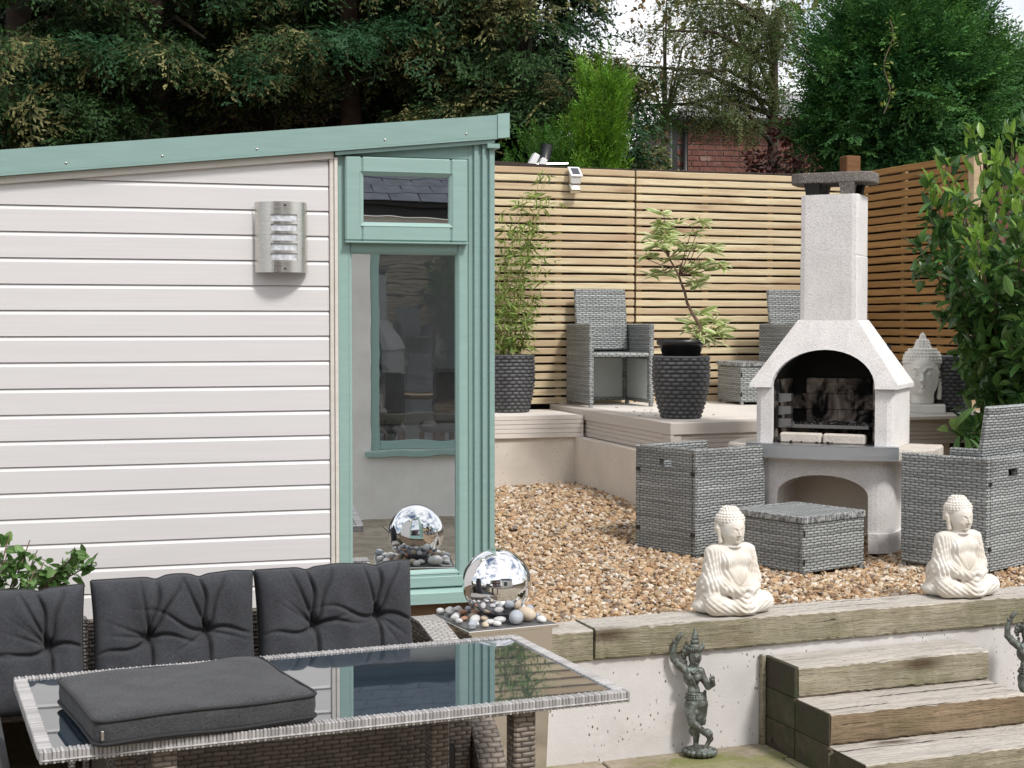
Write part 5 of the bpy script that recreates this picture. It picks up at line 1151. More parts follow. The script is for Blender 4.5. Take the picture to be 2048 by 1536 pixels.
def dancer():
    s = .505/1380; sd = SD((-.145, -.075, -.002), (.105, .075, .515), .0024)
    p = lambda x, z, y=0.: ((x-450)*s, y, (1510-z)*s)
    P = lambda pts, rad, k=.004: sd.path([p(*q) for q in pts], [r_*s for r_ in rad], k)
    E = lambda x, z, r_, y=0., k=.005, **w: sd.ell(p(x, z, y), [a*s for a in r_], k, **w)
    # lotus base
    for z0, r_ in ((1485, 178), (1450, 182), (1425, 150)): E(445, z0, (r_, r_*.8, 26), k=.002)
    for i in range(18): a = 2*math.pi*i/18; sd.ell((p(445, 0)[0]+.064*math.cos(a), .051*math.sin(a), (1510-1462)*s), (.011, .011, .0125), .001)
    # legs
    P([(455, 950, .005), (425, 1080, .008), (405, 1190, .008), (405, 1290, .008), (400, 1385, .006)], [80, 62, 44, 40, 28], .002); P([(400, 1395, .004), (430, 1415, -.022)], [32, 22])
    P([(350, 960, -.004), (338, 1050, -.018), (345, 1125, -.030), (430, 1190, -.034), (525, 1265, -.028)], [84, 64, 48, 40, 30], .002); P([(525, 1265, -.018), (560, 1310, -.016), (530, 1360, -.02), (490, 1412, -.028)], [33, 32, 24, 20])
    P([(525, 1240, -.02), (545, 1262, -.018)], [42, 42]); P([(310, 1030, -.012), (385, 1025, -.02)], [42, 44], .003)
    # pelvis, belt, torso
    E(402, 905, (104, 84, 76)); E(372, 800, (70, 58, 80)); E(352, 660, (98, 72, 105)); E(358, 585, (105, 60, 48))
    for x in (310, 405): E(x, 645, (46, 44, 44), -.022)
    for z0, r_ in ((835, 82), (858, 98), (880, 106)): 
        for i in range(22): a = 2*math.pi*i/22; sd.ell((p(385, 0)[0]+r_*s*math.cos(a), r_*.8*s*math.sin(a), (1510-z0)*s), (.0045, .0045, .0045), .002)
    P([(300, 560, -.02), (340, 640, -.032), (375, 700, -.026), (395, 760, -.02), (425, 690, -.026)], [9, 9, 9, 10, 9], .001); P([(300, 555, -.016), (360, 600, -.028), (415, 560, -.016)], [12, 14, 12], .001)
    # sash falling at the hip
    P([(500, 812, .004), (492, 870, .006), (505, 960, .008), (490, 1060, .01), (475, 1165, .01)], [18, 26, 30, 34, 22], .003); P([(495, 1130, .01), (500, 1170, .008)], [24, 10], .003)
    P([(370, 1190, .01), (350, 1250, .012), (355, 1300, .012)], [30, 30, 8], .003)
    # arms
    P([(268, 575, .0), (205, 530, .0), (145, 465, .002), (140, 380, -.002), (165, 285, -.004)], [48, 42, 38, 34, 22]); P([(165, 282, -.004), (195, 235, -.006), (225, 200, -.008)], [22, 26, 20])
    for a, b in (((225, 205), (255, 195)), ((220, 195), (240, 170)), ((210, 200), (215, 168)), ((200, 215), (190, 180))): P([(*a, -.008), (*b, -.012)], [10, 6], .002)
    P([(150, 275, -.004), (182, 285, -.004)], [24, 24], .002); P([(130, 455, 0), (190, 480, 0)], [22, 26], .003)
    P([(448, 595, .0), (485, 680, -.006), (530, 745, -.02), (585, 715, -.034)], [46, 40, 38, 26]); P([(580, 715, -.034), (572, 665, -.04)], [24, 26])
    for a, b in (((590, 680), (592, 625)), ((575, 660), (578, 610)), ((560, 655), (548, 595)), ((548, 680), (535, 635))): P([(*a, -.04), (*b, -.046)], [10, 6], .002)
    # head, crown, hair flares
    P([(345, 560, 0), (362, 505, -.004)], [36, 34]); E(383, 440, (74, 78, 92), -.004); sd_f = p(383, 440, -.004); face(sd, sd_f[0]+.004, sd_f[1]-.004, sd_f[2], .026)
    E(380, 372, (80, 78, 30), .0, k=.003)
    for i in range(20): a = 2*math.pi*i/20; sd.ell((p(380, 0)[0]+.0285*math.cos(a), .027*math.sin(a), (1510-350)*s), (.0045, .0045, .0095), .001)
    for z0, r_ in ((320, 66), (275, 54), (232, 42), (200, 34), (170, 22), (145, 13)): E(384, z0, (r_, r_, 30 if z0 > 180 else 18), k=.002)
    P([(384, 150, 0), (384, 128, 0)], [10, 5], .002); P([(470, 330, 0), (478, 275, 0)], [26, 6], .003)
    for x, z0, r_ in ((280, 345, 26), (258, 380, 26), (250, 420, 24), (268, 455, 24), (290, 400, 36), (285, 500, 18)): E(x, z0, (r_, r_, r_), .01, k=.003)
    E(415, 525, (16, 12, 30), -.01, k=.002); E(280, 515, (16, 12, 28), 0, k=.002)
    sd.cut_below(0); return sd.mesh('dancing_statue')
dm = dancer(); dm.transform(Matrix.Diagonal((.95, .86, 1, 1))); dq = onz(1407, 1517, 0)
d_ = obj('dancing_statue', dm, MT['bronze']); d_.location = (dq[0]-.005, dq[1]+.02, .005); d_.rotation_euler = (0, 0, R(-18)); tag(d_, 'green bronze dancing figure statue with raised arm left of the steps', 'statue', 'bronze dancing statues by the steps')
d2_ = obj('dancing_statue', dm, MT['bronze']); e_ = onY(2020, 1265, 5.42); d2_.location = (e_[0]+.112, 5.42, .02); d2_.rotation_euler = (0, 0, R(-18)); tag(d2_, 'bronze dancing figure statue right of the steps at the picture edge', 'statue', 'bronze dancing statues by the steps')
dz = float(e_[2]); d2_.location.z = 0.005

# =================================================================== FOLIAGE
def norm(a): return a/(np.linalg.norm(a, axis=-1, keepdims=True)+1e-9)
def frames(d, r_, up=(0, 0, 1), roll=.5):
    d = norm(d); u = np.array(up)+r_.normal(0, roll, d.shape); s = norm(np.cross(u, d)); n = np.cross(d, s); return np.stack([d, s, n], -1)
def scatter(tv, tf, tip, M, pos, sc, c0, c1):
    k = len(pos); v = np.einsum('kij,nj->kni', M, tv)*np.asarray(sc).reshape(k, 1, 1)+pos[:, None, :]
    f = tf[None]+(np.arange(k)*len(tv))[:, None, None]; c = c0[:, None, :]*(1-tip)[None, :, None]+c1[:, None, :]*tip[None, :, None]
    return v.reshape(-1, 3), f.reshape(-1, tf.shape[1]), c.reshape(-1, 3)
def spray(seed, nb=9, sub=4, droop=.25, spread=.42, wid=.034, ang=55, sang=38):
    """conifer spray along +x, unit length, kites"""
    r_ = np.random.default_rng(seed); V = []; Fc = []; T = []
    def kite(p, d, l, w, n, t0, t1):
        b = len(V); s = np.cross(n, d); s = s/(np.linalg.norm(s)+1e-9)
        V.extend([p, p+d*l*.45+s*w, p+d*l, p+d*l*.45-s*w]); T.extend([t0, (t0+t1)/2, t1, (t0+t1)/2]); Fc.append([b, b+1, b+2, b+3])
    ax = lambda t: np.array([t, 0, -droop*t*t])
    n0 = np.array([0, 0, 1.])
    for i in range(3): kite(ax(i/3), norm(ax((i+1)/3)-ax(i/3)), .36, .012, n0, .1, .25)
    for i in range(nb):
        t = .12+.82*i/(nb-1); sd_ = 1 if i % 2 else -1; l = spread*(1-.62*t)*r_.uniform(.8, 1.2); a = R(ang*r_.uniform(.8, 1.15))
        d = np.array([math.cos(a), sd_*math.sin(a), r_.normal(-.12, .18)]); d = norm(d); n = norm(n0+r_.normal(0, .35, 3)); kite(ax(t), d, l, wid*.55, n, .15, .8)
        for j in range(sub):
            q = .25+.7*j/max(1, sub-1); sj = 1 if j % 2 else -1; ca, sa_ = math.cos(R(sang)), sj*math.sin(R(sang)); dd = norm(np.array([d[0]*ca-d[1]*sa_, d[0]*sa_+d[1]*ca, d[2]+r_.normal(-.15, .2)]))
            kite(ax(t)+d*l*q, dd, l*.46*r_.uniform(.7, 1.2), wid*.62, norm(n+r_.normal(0, .4, 3)), .3, 1.)
    return np.array(V), np.array(Fc), np.array(T)
def foliage_mesh(name, groups):
    V, Fs, C, b = [], [], [], 0
    for v, f, c in groups: V.append(v); Fs.append(f+b); C.append(c); b += len(v)
    return mesh_np(name, np.concatenate(V), [np.concatenate(Fs)], np.concatenate(C), uv=False)
def crown(name, par, spec, mat, variants=3):
    """spec: dict with pos, dir, scale, c0, c1, templates"""
    g = []; k = len(spec['pos']); lab = rng.integers(0, variants, k)
    for i in range(variants):
        m = lab == i
        if m.any(): g.append(scatter(*spec['t'][i], frames(spec['dir'][m], rng, roll=spec.get('roll', .5)), spec['pos'][m], spec['sc'][m], spec['c0'][m], spec['c1'][m]))
    return stuff(obj(name, foliage_mesh(name, g), mat, par, world=True))
def shell_pts(n, c, r, inner=.55):
    d = norm(rng.normal(size=(n, 3))); rr = (inner**3+(1-inner**3)*rng.random(n))**(1/3); return np.array(c)+d*rr[:, None]*np.array(r), d
def colvar(n, base, var=.25):
    return np.array(base)[None]*np.exp(rng.normal(0, var, (n, 1)))*(1+rng.normal(0, .08, (n, 3)))
ley = [spray(i, 9, 4, .5, .44, .052) for i in range(3)]
def trunk(par, pts, rad, mat, limbs=()):
    o = obj('trunk', MB().tube(pts, rad, 12), MT[mat], par, True, world=True)
    for pl_, rl in limbs: obj('limb', MB().tube(pl_, rl, 8), MT[mat], par, True, world=True)
    return o
GT = 1.0
# dark conifers in a row behind the cabin
def dark_conifer(label, x, y, rad, seed, n, zlow, zhigh=6.2, bark='bark', thick=.16, lean=0.):
    r_ = np.random.default_rng(seed); t = thing('dark_conifer', label, 'tree', (x, y, GT), 0, 'dark conifers behind the cabin')
    pts = [(x, y, GT-.05), (x+lean*.3+.03, y, GT+1.2), (x+lean+.05, y-.03, GT+2.4), (x+lean, y, zhigh-.5)]; lim = []
    for i in range(16):
        z = r_.uniform(GT+1.2, zhigh-1.2); a = r_.uniform(0, 2*math.pi); L_ = rad*r_.uniform(.5, .95); p0 = Vector((x+lean*.7, y, z)); p1 = p0+Vector((math.cos(a)*L_*.5, math.sin(a)*L_*.5, .12)); p2 = p0+Vector((math.cos(a)*L_, math.sin(a)*L_, -.12)); lim.append(([p0, p1, p2], [.035, .022, .008]))
    trunk(t, pts, [thick*1.15, thick, thick*.75, .04], bark, lim)
    # boughs: sprays gathered along drooping boughs so that light and dark clumps form
    P, Dd, S, BL, FF = [], [], [], [], []; nq = 44; nb = n//nq
    for i in range(nb):
        z = zlow+(zhigh-zlow)*r_.random()**1.7; a = r_.uniform(0, 2*math.pi) if i % 3 else r_.normal(-math.pi/2-.25, .8); L_ = rad*r_.uniform(.6, 1.15)*(1-.35*max(0, (z-3.5)/(zhigh-3.5))); o_ = np.array([math.cos(a), math.sin(a), 0.]); sd_ = np.array([-o_[1], o_[0], 0.]); b = r_.random(); wd = r_.uniform(.22, .42)
        for q in range(nq):
            f = r_.uniform(.25, 1.)**.75; lat = r_.normal(0, 1)*wd*(.35+.65*f)*.6
            pp = np.array([x+lean, y, z])+o_*L_*f+sd_*lat+np.array([0, 0, .34*f-.42*f*f-.9*lat*lat+r_.normal(0, .035)]); P.append(pp); FF.append(f); BL.append(b)
            Dd.append(o_*r_.uniform(.4, 1.)+sd_*(lat*2.2+r_.normal(0, .35))+np.array([0, 0, r_.uniform(-.9, -.05)])); S.append(r_.uniform(.17, .36))
    P = np.array(P); keep = P[:, 2] > zlow-.3; P = P[keep]; Dd = np.array(Dd)[keep]; S = np.array(S)[keep]; k = len(P); bl = np.array(BL)[keep]; ff = np.array(FF)[keep]
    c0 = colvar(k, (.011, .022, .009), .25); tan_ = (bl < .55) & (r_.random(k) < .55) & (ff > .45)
    c1 = np.where(tan_[:, None], np.array([[.27, .255, .105]]), np.array([[.045, .095, .030]]))*np.exp(r_.normal(0, .28, (k, 1)))*(.55+.6*ff[:, None])  # colour lightens toward bough ends, painting lit tips and a shaded inner crown
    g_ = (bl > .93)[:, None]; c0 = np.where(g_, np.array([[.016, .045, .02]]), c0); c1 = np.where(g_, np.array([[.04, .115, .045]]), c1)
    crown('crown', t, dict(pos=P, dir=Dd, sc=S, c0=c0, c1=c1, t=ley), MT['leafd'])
    # dead inner twigs
    mb = MB()
    for i in range(70):
        a = r_.uniform(0, 2*math.pi); z = r_.uniform(GT+.9, zlow+.5); p0 = Vector((x+lean*.5+r_.normal(0, .2), y+r_.normal(0, .2), z)); d_ = Vector((math.cos(a), math.sin(a), r_.normal(0, .35))); L_ = r_.uniform(.3, .9)
        mb.tube([p0, p0+d_*L_*.5+Vector((0, 0, r_.normal(0, .05))), p0+d_*L_+Vector((0, 0, r_.normal(-.05, .08)))], [.008, .006, .003], 4, cap=False)
    stuff(obj('dead_twigs', mb, MT['bark'], t, world=True))
for lab, px_, dd_, rad_, sd_, n_, zl, bk_, th_, ln_ in (
        ('dark conifer with stout black trunk rising behind the cabin roof', 318, 12.9, 1.55, 21, 3300, 3.86, 'bark', .17, -.1),
        ('dark conifer with reddish trunk behind the cabin window corner', 690, 13.3, 1.5, 22, 3300, 3.88, 'barkR', .13, 0.),
        ('dark conifer at the far end of the row behind the cabin', 30, 12.6, 1.5, 23, 3200, 3.35, 'bark', .16, 0.),
        ('dark conifer nearest the golden conifer behind the fence', 1035, 13.4, 1.12, 24, 4600, 3.2, 'bark', .12, 0.),
        ('dark conifer with slender trunk between two stouter trunks', 500, 13.9, 1.4, 25, 2900, 3.86, 'bark', .09, .12)):
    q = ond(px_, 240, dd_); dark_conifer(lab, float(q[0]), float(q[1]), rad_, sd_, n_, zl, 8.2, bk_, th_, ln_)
# tall backing hedge, leaves coloured near black to stand for deep shade
lf_v = np.array([(0, 0, 0), (.5, .3, .05), (1, 0, 0), (.5, -.3, .05)]); lf_f = np.array([[0, 1, 2, 3]]); lf_t = np.array([0, .4, 1, .4])
lf3 = [(lf_v, lf_f, lf_t)]*3
def hedge(name, label, cat, x0, x1, y, zt, n, c0, c1, s0, s1, dep=.5, z0=1.0):
    t = thing(name, label, cat, ((x0+x1)/2, y, GT)); P = np.stack([rng.uniform(x0, x1, n), y+rng.normal(0, dep, n), rng.uniform(z0, zt, n)], 1); P[:, 2] += .15*np.sin(P[:, 0]*2.3); Dd = np.stack([rng.normal(0, .7, n), -np.abs(rng.normal(0, .8, n)), rng.normal(0, .5, n)], 1)
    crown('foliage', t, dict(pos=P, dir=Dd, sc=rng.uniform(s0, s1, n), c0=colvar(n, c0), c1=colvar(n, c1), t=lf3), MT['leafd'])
    obj('stem_mass', MB().box((x0, y+dep*1.2, GT), (x1, y+dep*1.2+.15, zt-.3)), MT['bark'], t, world=True); return t
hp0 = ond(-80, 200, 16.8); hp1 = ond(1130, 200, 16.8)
hedge('dark_hedge', 'dense hedge with the gloom behind the conifer trunks put into its leaf colour', 'hedge', float(hp0[0])-.5, float(hp1[0]), 16.6, 6.4, 17000, (.009, .012, .007), (.014, .018, .010), .12, .24)
# sunlit ivy bush glimpsed between trunks
q = ond(240, 272, 14.4); hedge('ivy_bush', 'bright green leafy bush glimpsed between the dark trunks', 'bush', float(q[0])-.65, float(q[0])+.75, float(q[1]), float(ond(240, 215, 14.4)[2]), 2200, (.045, .09, .018), (.11, .19, .03), .05, .10, .2)
# golden conifer
ply = [spray(40+i, 9, 4, -.15, .34, .036, 32, 28) for i in range(3)]
def golden():
    c = ond(1185, 345, 12.0); t = thing('golden_conifer', 'lime green upright conifer behind the pale fence', 'tree', (c[0], c[1], GT), 0); n = 2600
    trunk(t, [(c[0], c[1], GT-.05), (c[0], c[1], 3.3)], [.05, .02], 'bark')
    zt = float(ond(1190, 160, 12.)[2]); r_ = np.random.default_rng(3); P = []; Dd = []
    for i in range(95):
        z = r_.uniform(1.9, zt); f = (z-1.9)/(zt-1.9); a = r_.uniform(0, 2*np.pi); rr = (.165*(1-.5*f))*r_.uniform(.3, 1.15); st0 = np.array([c[0]+.03+.05*math.sin(z*4)+rr*math.cos(a), c[1]+rr*math.sin(a), z-.12]); L_ = r_.uniform(.18, .34)
        for q in range(24):
            t_ = r_.random(); P.append(st0+np.array([math.cos(a)*.10*t_, math.sin(a)*.10*t_, L_*t_])+r_.normal(0, .02, 3)); Dd.append(np.array([math.cos(a)*.5, math.sin(a)*.5, 1.1])+r_.normal(0, .3, 3))
    P = np.array(P); Dd = np.array(Dd); n = len(P)
    # side shoulder
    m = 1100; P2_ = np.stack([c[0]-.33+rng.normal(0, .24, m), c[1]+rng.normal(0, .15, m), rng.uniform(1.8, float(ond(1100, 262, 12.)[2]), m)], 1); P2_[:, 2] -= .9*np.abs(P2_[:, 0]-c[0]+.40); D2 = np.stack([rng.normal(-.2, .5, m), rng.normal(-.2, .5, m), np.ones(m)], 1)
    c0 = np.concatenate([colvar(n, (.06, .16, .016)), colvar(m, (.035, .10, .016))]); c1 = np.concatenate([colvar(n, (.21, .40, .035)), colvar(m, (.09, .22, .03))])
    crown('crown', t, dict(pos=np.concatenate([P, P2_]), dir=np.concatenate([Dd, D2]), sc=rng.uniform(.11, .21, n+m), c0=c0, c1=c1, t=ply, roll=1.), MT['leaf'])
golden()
# drooping larch and autumn tree, sky showing through
strand = [spray(60+i, 12, 0, .7, .16, .05, 60) for i in range(3)]
def larch():
    c = ond(1440, 200, 15.5); t = thing('weeping_larch', 'loose olive weeping conifer trailing in front of the brick outhouse', 'tree', (c[0]+.7, c[1]+.3, GT), 0)
    tx, ty = c[0]+.75, c[1]+.3; lim = []; P = []; Dd = []; S = []; r_ = np.random.default_rng(5)
    ends = [(1240, 210), (1250, 130), (1300, 60), (1330, 215), (1360, 150), (1420, 60), (1420, 195), (1480, 110), (1500, 20), (1540, 170), (1570, 80), (1390, 10), (1460, 180), (1580, 20), (1340, 5), (1530, 60), (1400, 120), (1560, 205)]
    for ex, ey in ends:
        e = ond(ex, ey, r_.uniform(14.6, 16.2)); s0 = np.array([tx, ty, e[2]-r_.uniform(.0, .35)]); mid = (s0+e)/2+np.array([0, 0, .16]); lim.append(([tuple(s0), tuple(mid), tuple(e)], [.03, .02, .006])); L_ = np.linalg.norm(e-s0); m = int(44+125*L_)
        for i in range(m):
            f = r_.uniform(.2, 1.06); p = (1-f)**2*s0+2*f*(1-f)*mid+f*f*e+r_.normal(0, .07, 3); P.append(p); out = norm(e-s0); Dd.append(out*r_.uniform(.2, 1.2)+r_.normal(0, .5, 3)+np.array([0, 0, -r_.uniform(.1, 1.3)])); S.append(r_.uniform(.14, .33))
    trunk(t, [(tx, ty, GT-.05), (tx, ty, 4.9)], [.10, .04], 'bark', lim); P = np.array(P); k = len(P); c0 = colvar(k, (.075, .10, .04)); c1 = np.where(r_.random((k, 1)) < .35, np.array([[.23, .21, .08]]), np.array([[.13, .19, .065]]))*np.exp(r_.normal(0, .25, (k, 1)))
    crown('crown', t, dict(pos=P, dir=np.array(Dd), sc=np.array(S), c0=c0, c1=c1, t=strand), MT['leafd'])
larch()
def bush_tree(name, label, cat, c, r, n, c0, c1, s0, s1, dist_trunk=True, mat='leaf', tmpl=lf3, dirs=None, inner=.3, base=GT):
    t = thing(name, label, cat, (c[0], c[1], base), 0); P, d = shell_pts(n, c, r, inner); lim = []
    for i in range(9): e = Vector(P[i*7 % n]); lim.append(([Vector((c[0], c[1], c[2]-r[2]*.8)), (Vector(c)+e)/2, e], [.02, .012, .005]))
    trunk(t, [(c[0], c[1], base-.05), (c[0]+.03, c[1], (base+c[2])/2), (c[0], c[1], c[2])], [.06, .045, .02], 'bark', lim)
    crown('crown', t, dict(pos=P, dir=d+rng.normal(0, .7, (n, 3)) if dirs is None else dirs(d, n), sc=rng.uniform(s0, s1, n), c0=colvar(n, c0), c1=colvar(n, c1), t=tmpl, roll=.8), MT[mat]); return t
c = ond(1330, 110, 19.); bush_tree('autumn_tree', 'thin autumn leaved tree with brown orange leaves behind the larch', 'tree', tuple(c), (.6, .6, 1.1), 420, (.14, .075, .025), (.21, .125, .035), .05, .1)
c = ond(1500, 20, 22.5); bush_tree('broadleaf_tree', 'olive green broadleaf tree high behind the brick outhouse roof', 'tree', tuple(c), (1.5, 1., 1.1), 1500, (.10, .12, .035), (.20, .20, .055), .07, .14)
c = ond(1545, 326, 12.6); bush_tree('red_shrub', 'dark red leaved shrub along the fence top in front of the brick wall', 'shrub', tuple(c), (.30, .25, .11), 480, (.035, .012, .012), (.085, .026, .024), .025, .06, mat='redleaf')
c = ond(1590, 262, 14.); bush_tree('red_shrub', 'small dark red leaved shrub under the outhouse gutter', 'shrub', tuple(c), (.25, .2, .14), 500, (.06, .013, .012), (.15, .03, .022), .03, .07, mat='redleaf')
c = ond(1285, 318, 17.); bush_tree('pale_shrub', 'thin pale green shrub in the bright gap beside the outhouse', 'shrub', tuple(c), (.32, .2, .22), 140, (.10, .15, .06), (.2, .25, .1), .05, .1)
# big green conifer right
fan = [spray(80+i, 9, 4, -.05, .38, .046, 38, 28) for i in range(3)]
def green_conifer():
    c = np.array(ond(1800, 165, 12.9)); t = thing('green_conifer', 'large bright green conifer with feathery sprays behind the barbecue corner', 'tree', (c[0], c[1], GT), 0)
    trunk(t, [(c[0], c[1], GT-.05), (c[0], c[1], 4.2)], [.11, .04], 'bark'); P = []; Dd = []; S = []; B_ = []; r_ = np.random.default_rng(9)
    for i in range(380):
        d = norm(r_.normal(size=3)); rr = np.array([.90, .82, 1.12])*r_.uniform(.55, 1.06); tip = c+d*rr+np.array([0, 0, -.1]); st_ = c+d*rr*.45; b = r_.random()
        if tip[2] < 1.8: continue
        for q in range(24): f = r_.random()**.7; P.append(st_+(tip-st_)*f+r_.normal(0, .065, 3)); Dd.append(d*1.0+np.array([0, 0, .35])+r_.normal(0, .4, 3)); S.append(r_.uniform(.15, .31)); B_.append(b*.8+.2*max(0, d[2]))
    for i in range(90):    # right shoulder, a second leader
        d = norm(r_.normal(size=3)); tip = np.array(ond(2000, 215, 13.6))+d*np.array([.48, .45, .66])*r_.uniform(.6, 1.05); b = r_.random()*.6
        for q in range(22): f = r_.random(); P.append(tip-d*.4*f+r_.normal(0, .06, 3)); Dd.append(d+np.array([.2, 0, .3])+r_.normal(0, .4, 3)); S.append(r_.uniform(.13, .25)); B_.append(b)
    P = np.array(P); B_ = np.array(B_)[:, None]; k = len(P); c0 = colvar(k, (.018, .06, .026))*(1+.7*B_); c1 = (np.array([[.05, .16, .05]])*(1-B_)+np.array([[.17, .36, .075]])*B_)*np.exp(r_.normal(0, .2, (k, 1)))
    crown('crown', t, dict(pos=P, dir=np.array(Dd), sc=np.array(S), c0=c0, c1=c1, t=fan), MT['leafd'])
green_conifer()
# ivy runner hanging on it
iv = thing('ivy_vine', 'yellow green ivy runner hanging down the green conifer', 'ivy', tuple(ond(1772, 235, 11.78))); pts = [ond(1780+8*math.sin(i*.9)-i*.8, 40+i*17, 11.72) for i in range(12)]
obj('stem', MB().tube([tuple(p) for p in pts], .004, 5), MT['stem'], iv, world=True); k = 52; P = np.array([pts[i % 11]+rng.normal(0, .025, 3) for i in range(k)])
crown('foliage', iv, dict(pos=P, dir=rng.normal(0, 1, (k, 3))-np.array([0, .8, .4]), sc=rng.uniform(.035, .06, k), c0=colvar(k, (.10, .19, .04)), c1=colvar(k, (.27, .30, .06)), t=lf3), MT['leaf'])

# ---- leaves as objects
def leaf_mesh(name, mat, w, curl, n=6, fold=.25, ser=0.):
    V = []; UV = []; Fc = []
    for i in range(n+1):
        t = i/n; ww = w*(math.sin(math.pi*min(1, t*.93+.05))**.8)*(1+ser*(i % 2)); z = -curl*t*t
        for s in (-1, 0, 1): V.append((t, s*ww/2, z+abs(s)*ww*fold)); UV.append((s, t))
    for i in range(n):
        for s in (0, 1): a = i*3+s; Fc.append([a, a+3, a+4, a+1])
    me = mesh_np(name, V, Fc, smooth=True, uv=False); ul = me.uv_layers.new(name='UVMap')
    for l in me.loops: ul.data[l.index].uv = UV[l.vertex_index]
    me.materials.append(mat); return me
def fmat(d, pos, sc, r_, up=(0, 0, 1), roll=.4):
    M = frames(np.array([d], float), r_, up, roll)[0]; m = Matrix(((*(M[0]*sc), pos[0]), (*(M[1]*sc), pos[1]), (*(M[2]*sc), pos[2]), (0, 0, 0, 1))); return m
def put_leaves(par, items, r_, cap=300, up=(0, 0, 1), roll=.5):
    """items: (mesh, dir, pos, scale); nearest first become objects, the rest join into one stuff part"""
    items.sort(key=lambda it: np.linalg.norm(np.array(it[2])-OC)); inv = pmat(par).inverted()
    for me_, d, p, s in items[:cap]: o = bpy.data.objects.new('leaf', me_); COL.objects.link(o); o.parent = par; o.matrix_local = inv @ fmat(d, p, s, r_, up, roll)
    rest = items[cap:]
    by = {}
    for it in rest: by.setdefault(it[0].name, []).append(it)
    for nm, L_ in by.items():
        me_ = L_[0][0]; n = len(me_.vertices); co = np.empty(n*3, np.float32); me_.vertices.foreach_get('co', co); co = co.reshape(-1, 3); ff = np.array([list(p.vertices) for p in me_.polygons]); uv = np.empty(len(me_.loops)*2, np.float32); me_.uv_layers[0].data.foreach_get('uv', uv)
        V = []; Fs = []
        for i, (_, d, p, s) in enumerate(L_): V.append((frames(np.array([d], float), r_, up, roll)[0]*s @ co.T).T+np.array(p)); Fs.append(ff+i*n)
        nm_ = mesh_np('leaves', np.concatenate(V), [np.concatenate(Fs)], smooth=True, uv=False); ul = nm_.uv_layers.new(name='UVMap'); ul.data.foreach_set('uv', np.tile(uv, len(L_))); nm_.materials.append(me_.materials[0])
        stuff(obj('leaves', nm_, None, par, world=True))
# laurel
lau = [leaf_mesh('laurel_leaf', MT['laurel'], .38, .25, fold=.22), leaf_mesh('laurel_leaf', MT['laurel'], .42, .1, fold=.3)]; lauY = leaf_mesh('laurel_leaf', MT['laurelY'], .40, .15, fold=.25)
def laurel():
    r_ = np.random.default_rng(12); base = onz(1985, 880, 1.0); base = np.array([5.72, 8.35, .55]); t = thing('laurel_bush', 'glossy green laurel bush with pale young tips at the terrace side', 'shrub', tuple(base), 0); items = []
    ends = [(1845, 365, 7.9, 1), (1825, 500, 7.8, 0), (1850, 440, 8.0, 0), (1880, 330, 8.1, 1), (1935, 275, 8.2, 2), (2010, 265, 8.0, 2), (2045, 260, 7.8, 2), (1985, 330, 7.7, 2), (1900, 405, 7.6, 1), (1960, 400, 7.4, 2), (2030, 370, 7.3, 1), (1880, 520, 7.5, 0), (1940, 480, 7.2, 1), (2020, 480, 7.1, 0), (1895, 620, 7.7, 0), (1960, 580, 7.3, 0), (2030, 600, 7.0, 0), (1930, 700, 7.6, 0), (1990, 690, 7.3, 0), (2040, 700, 7.1, 0), (1950, 790, 7.7, 0), (2010, 790, 7.5, 0), (1970, 840, 7.6, 0), (2045, 440, 7.0, 2), (2060, 540, 7.2, 0), (1905, 870, 7.6, 0), (2075, 330, 7.6, 2), (2080, 660, 7.2, 0), (2040, 800, 7.4, 0), (1925, 840, 7.8, 0), (1870, 470, 7.9, 0), (1915, 560, 7.9, 0), (1935, 640, 7.9, 0), (1975, 520, 7.6, 0), (2000, 620, 7.5, 0), (1955, 740, 7.9, 0)]
    for ex, ey, d, yng in ends:
        e = np.array(ond(ex+14+(18 if ey > 560 else 0), ey, d+1.15)); mid = (base+e)/2+np.array([.10, .1, .22])+r_.normal(0, .06, 3)
        obj('stem', MB().tube([tuple(base+r_.normal(0, .06, 3)*np.array([1, 1, 0])), tuple(mid), tuple(e)], [.012, .008, .003], 6), MT['stem'], t, True, world=True)
        for i in range(92 if yng < 2 else 92):
            f = .30+.70*r_.random()**.8; p = (1-f)**2*base+2*f*(1-f)*mid+f*f*e+r_.normal(0, .035+.06*(1-f), 3); out = norm(e-base)*.5+r_.normal(0, .75, 3)+np.array([-.15, -.45, .1]); yt = yng and f > (.86 if yng == 1 else .72) and r_.random() < .6
            items.append((lauY if yt else lau[r_.integers(2)], out if not yt else norm(e-base)+r_.normal(0, .4, 3)+np.array([0, 0, .5]), p, r_.uniform(.085, .14) if not yt else r_.uniform(.075, .115)))
        for i in range(5): items.append((lauY if yng and r_.random() < .6 else lau[0], norm(e-mid)*.8+r_.normal(0, .5, 3)+np.array([0, 0, .25]), e+r_.normal(0, .012, 3), r_.uniform(.08, .12)))
    # low sprig over the deck edge
    for px_, py_, dx, dz_ in ((1872, 870, -.8, .35), (1885, 866, -.3, .5), (1905, 880, .1, -1.), (1895, 878, -.5, -.9), (1915, 884, .6, -.7), (1890, 858, .1, .5)): items.append((lau[0], (dx, -.4, dz_), np.array(ond(px_+24, py_-6, 8.2)), .14))
    put_leaves(t, items, r_, 300)
laurel()
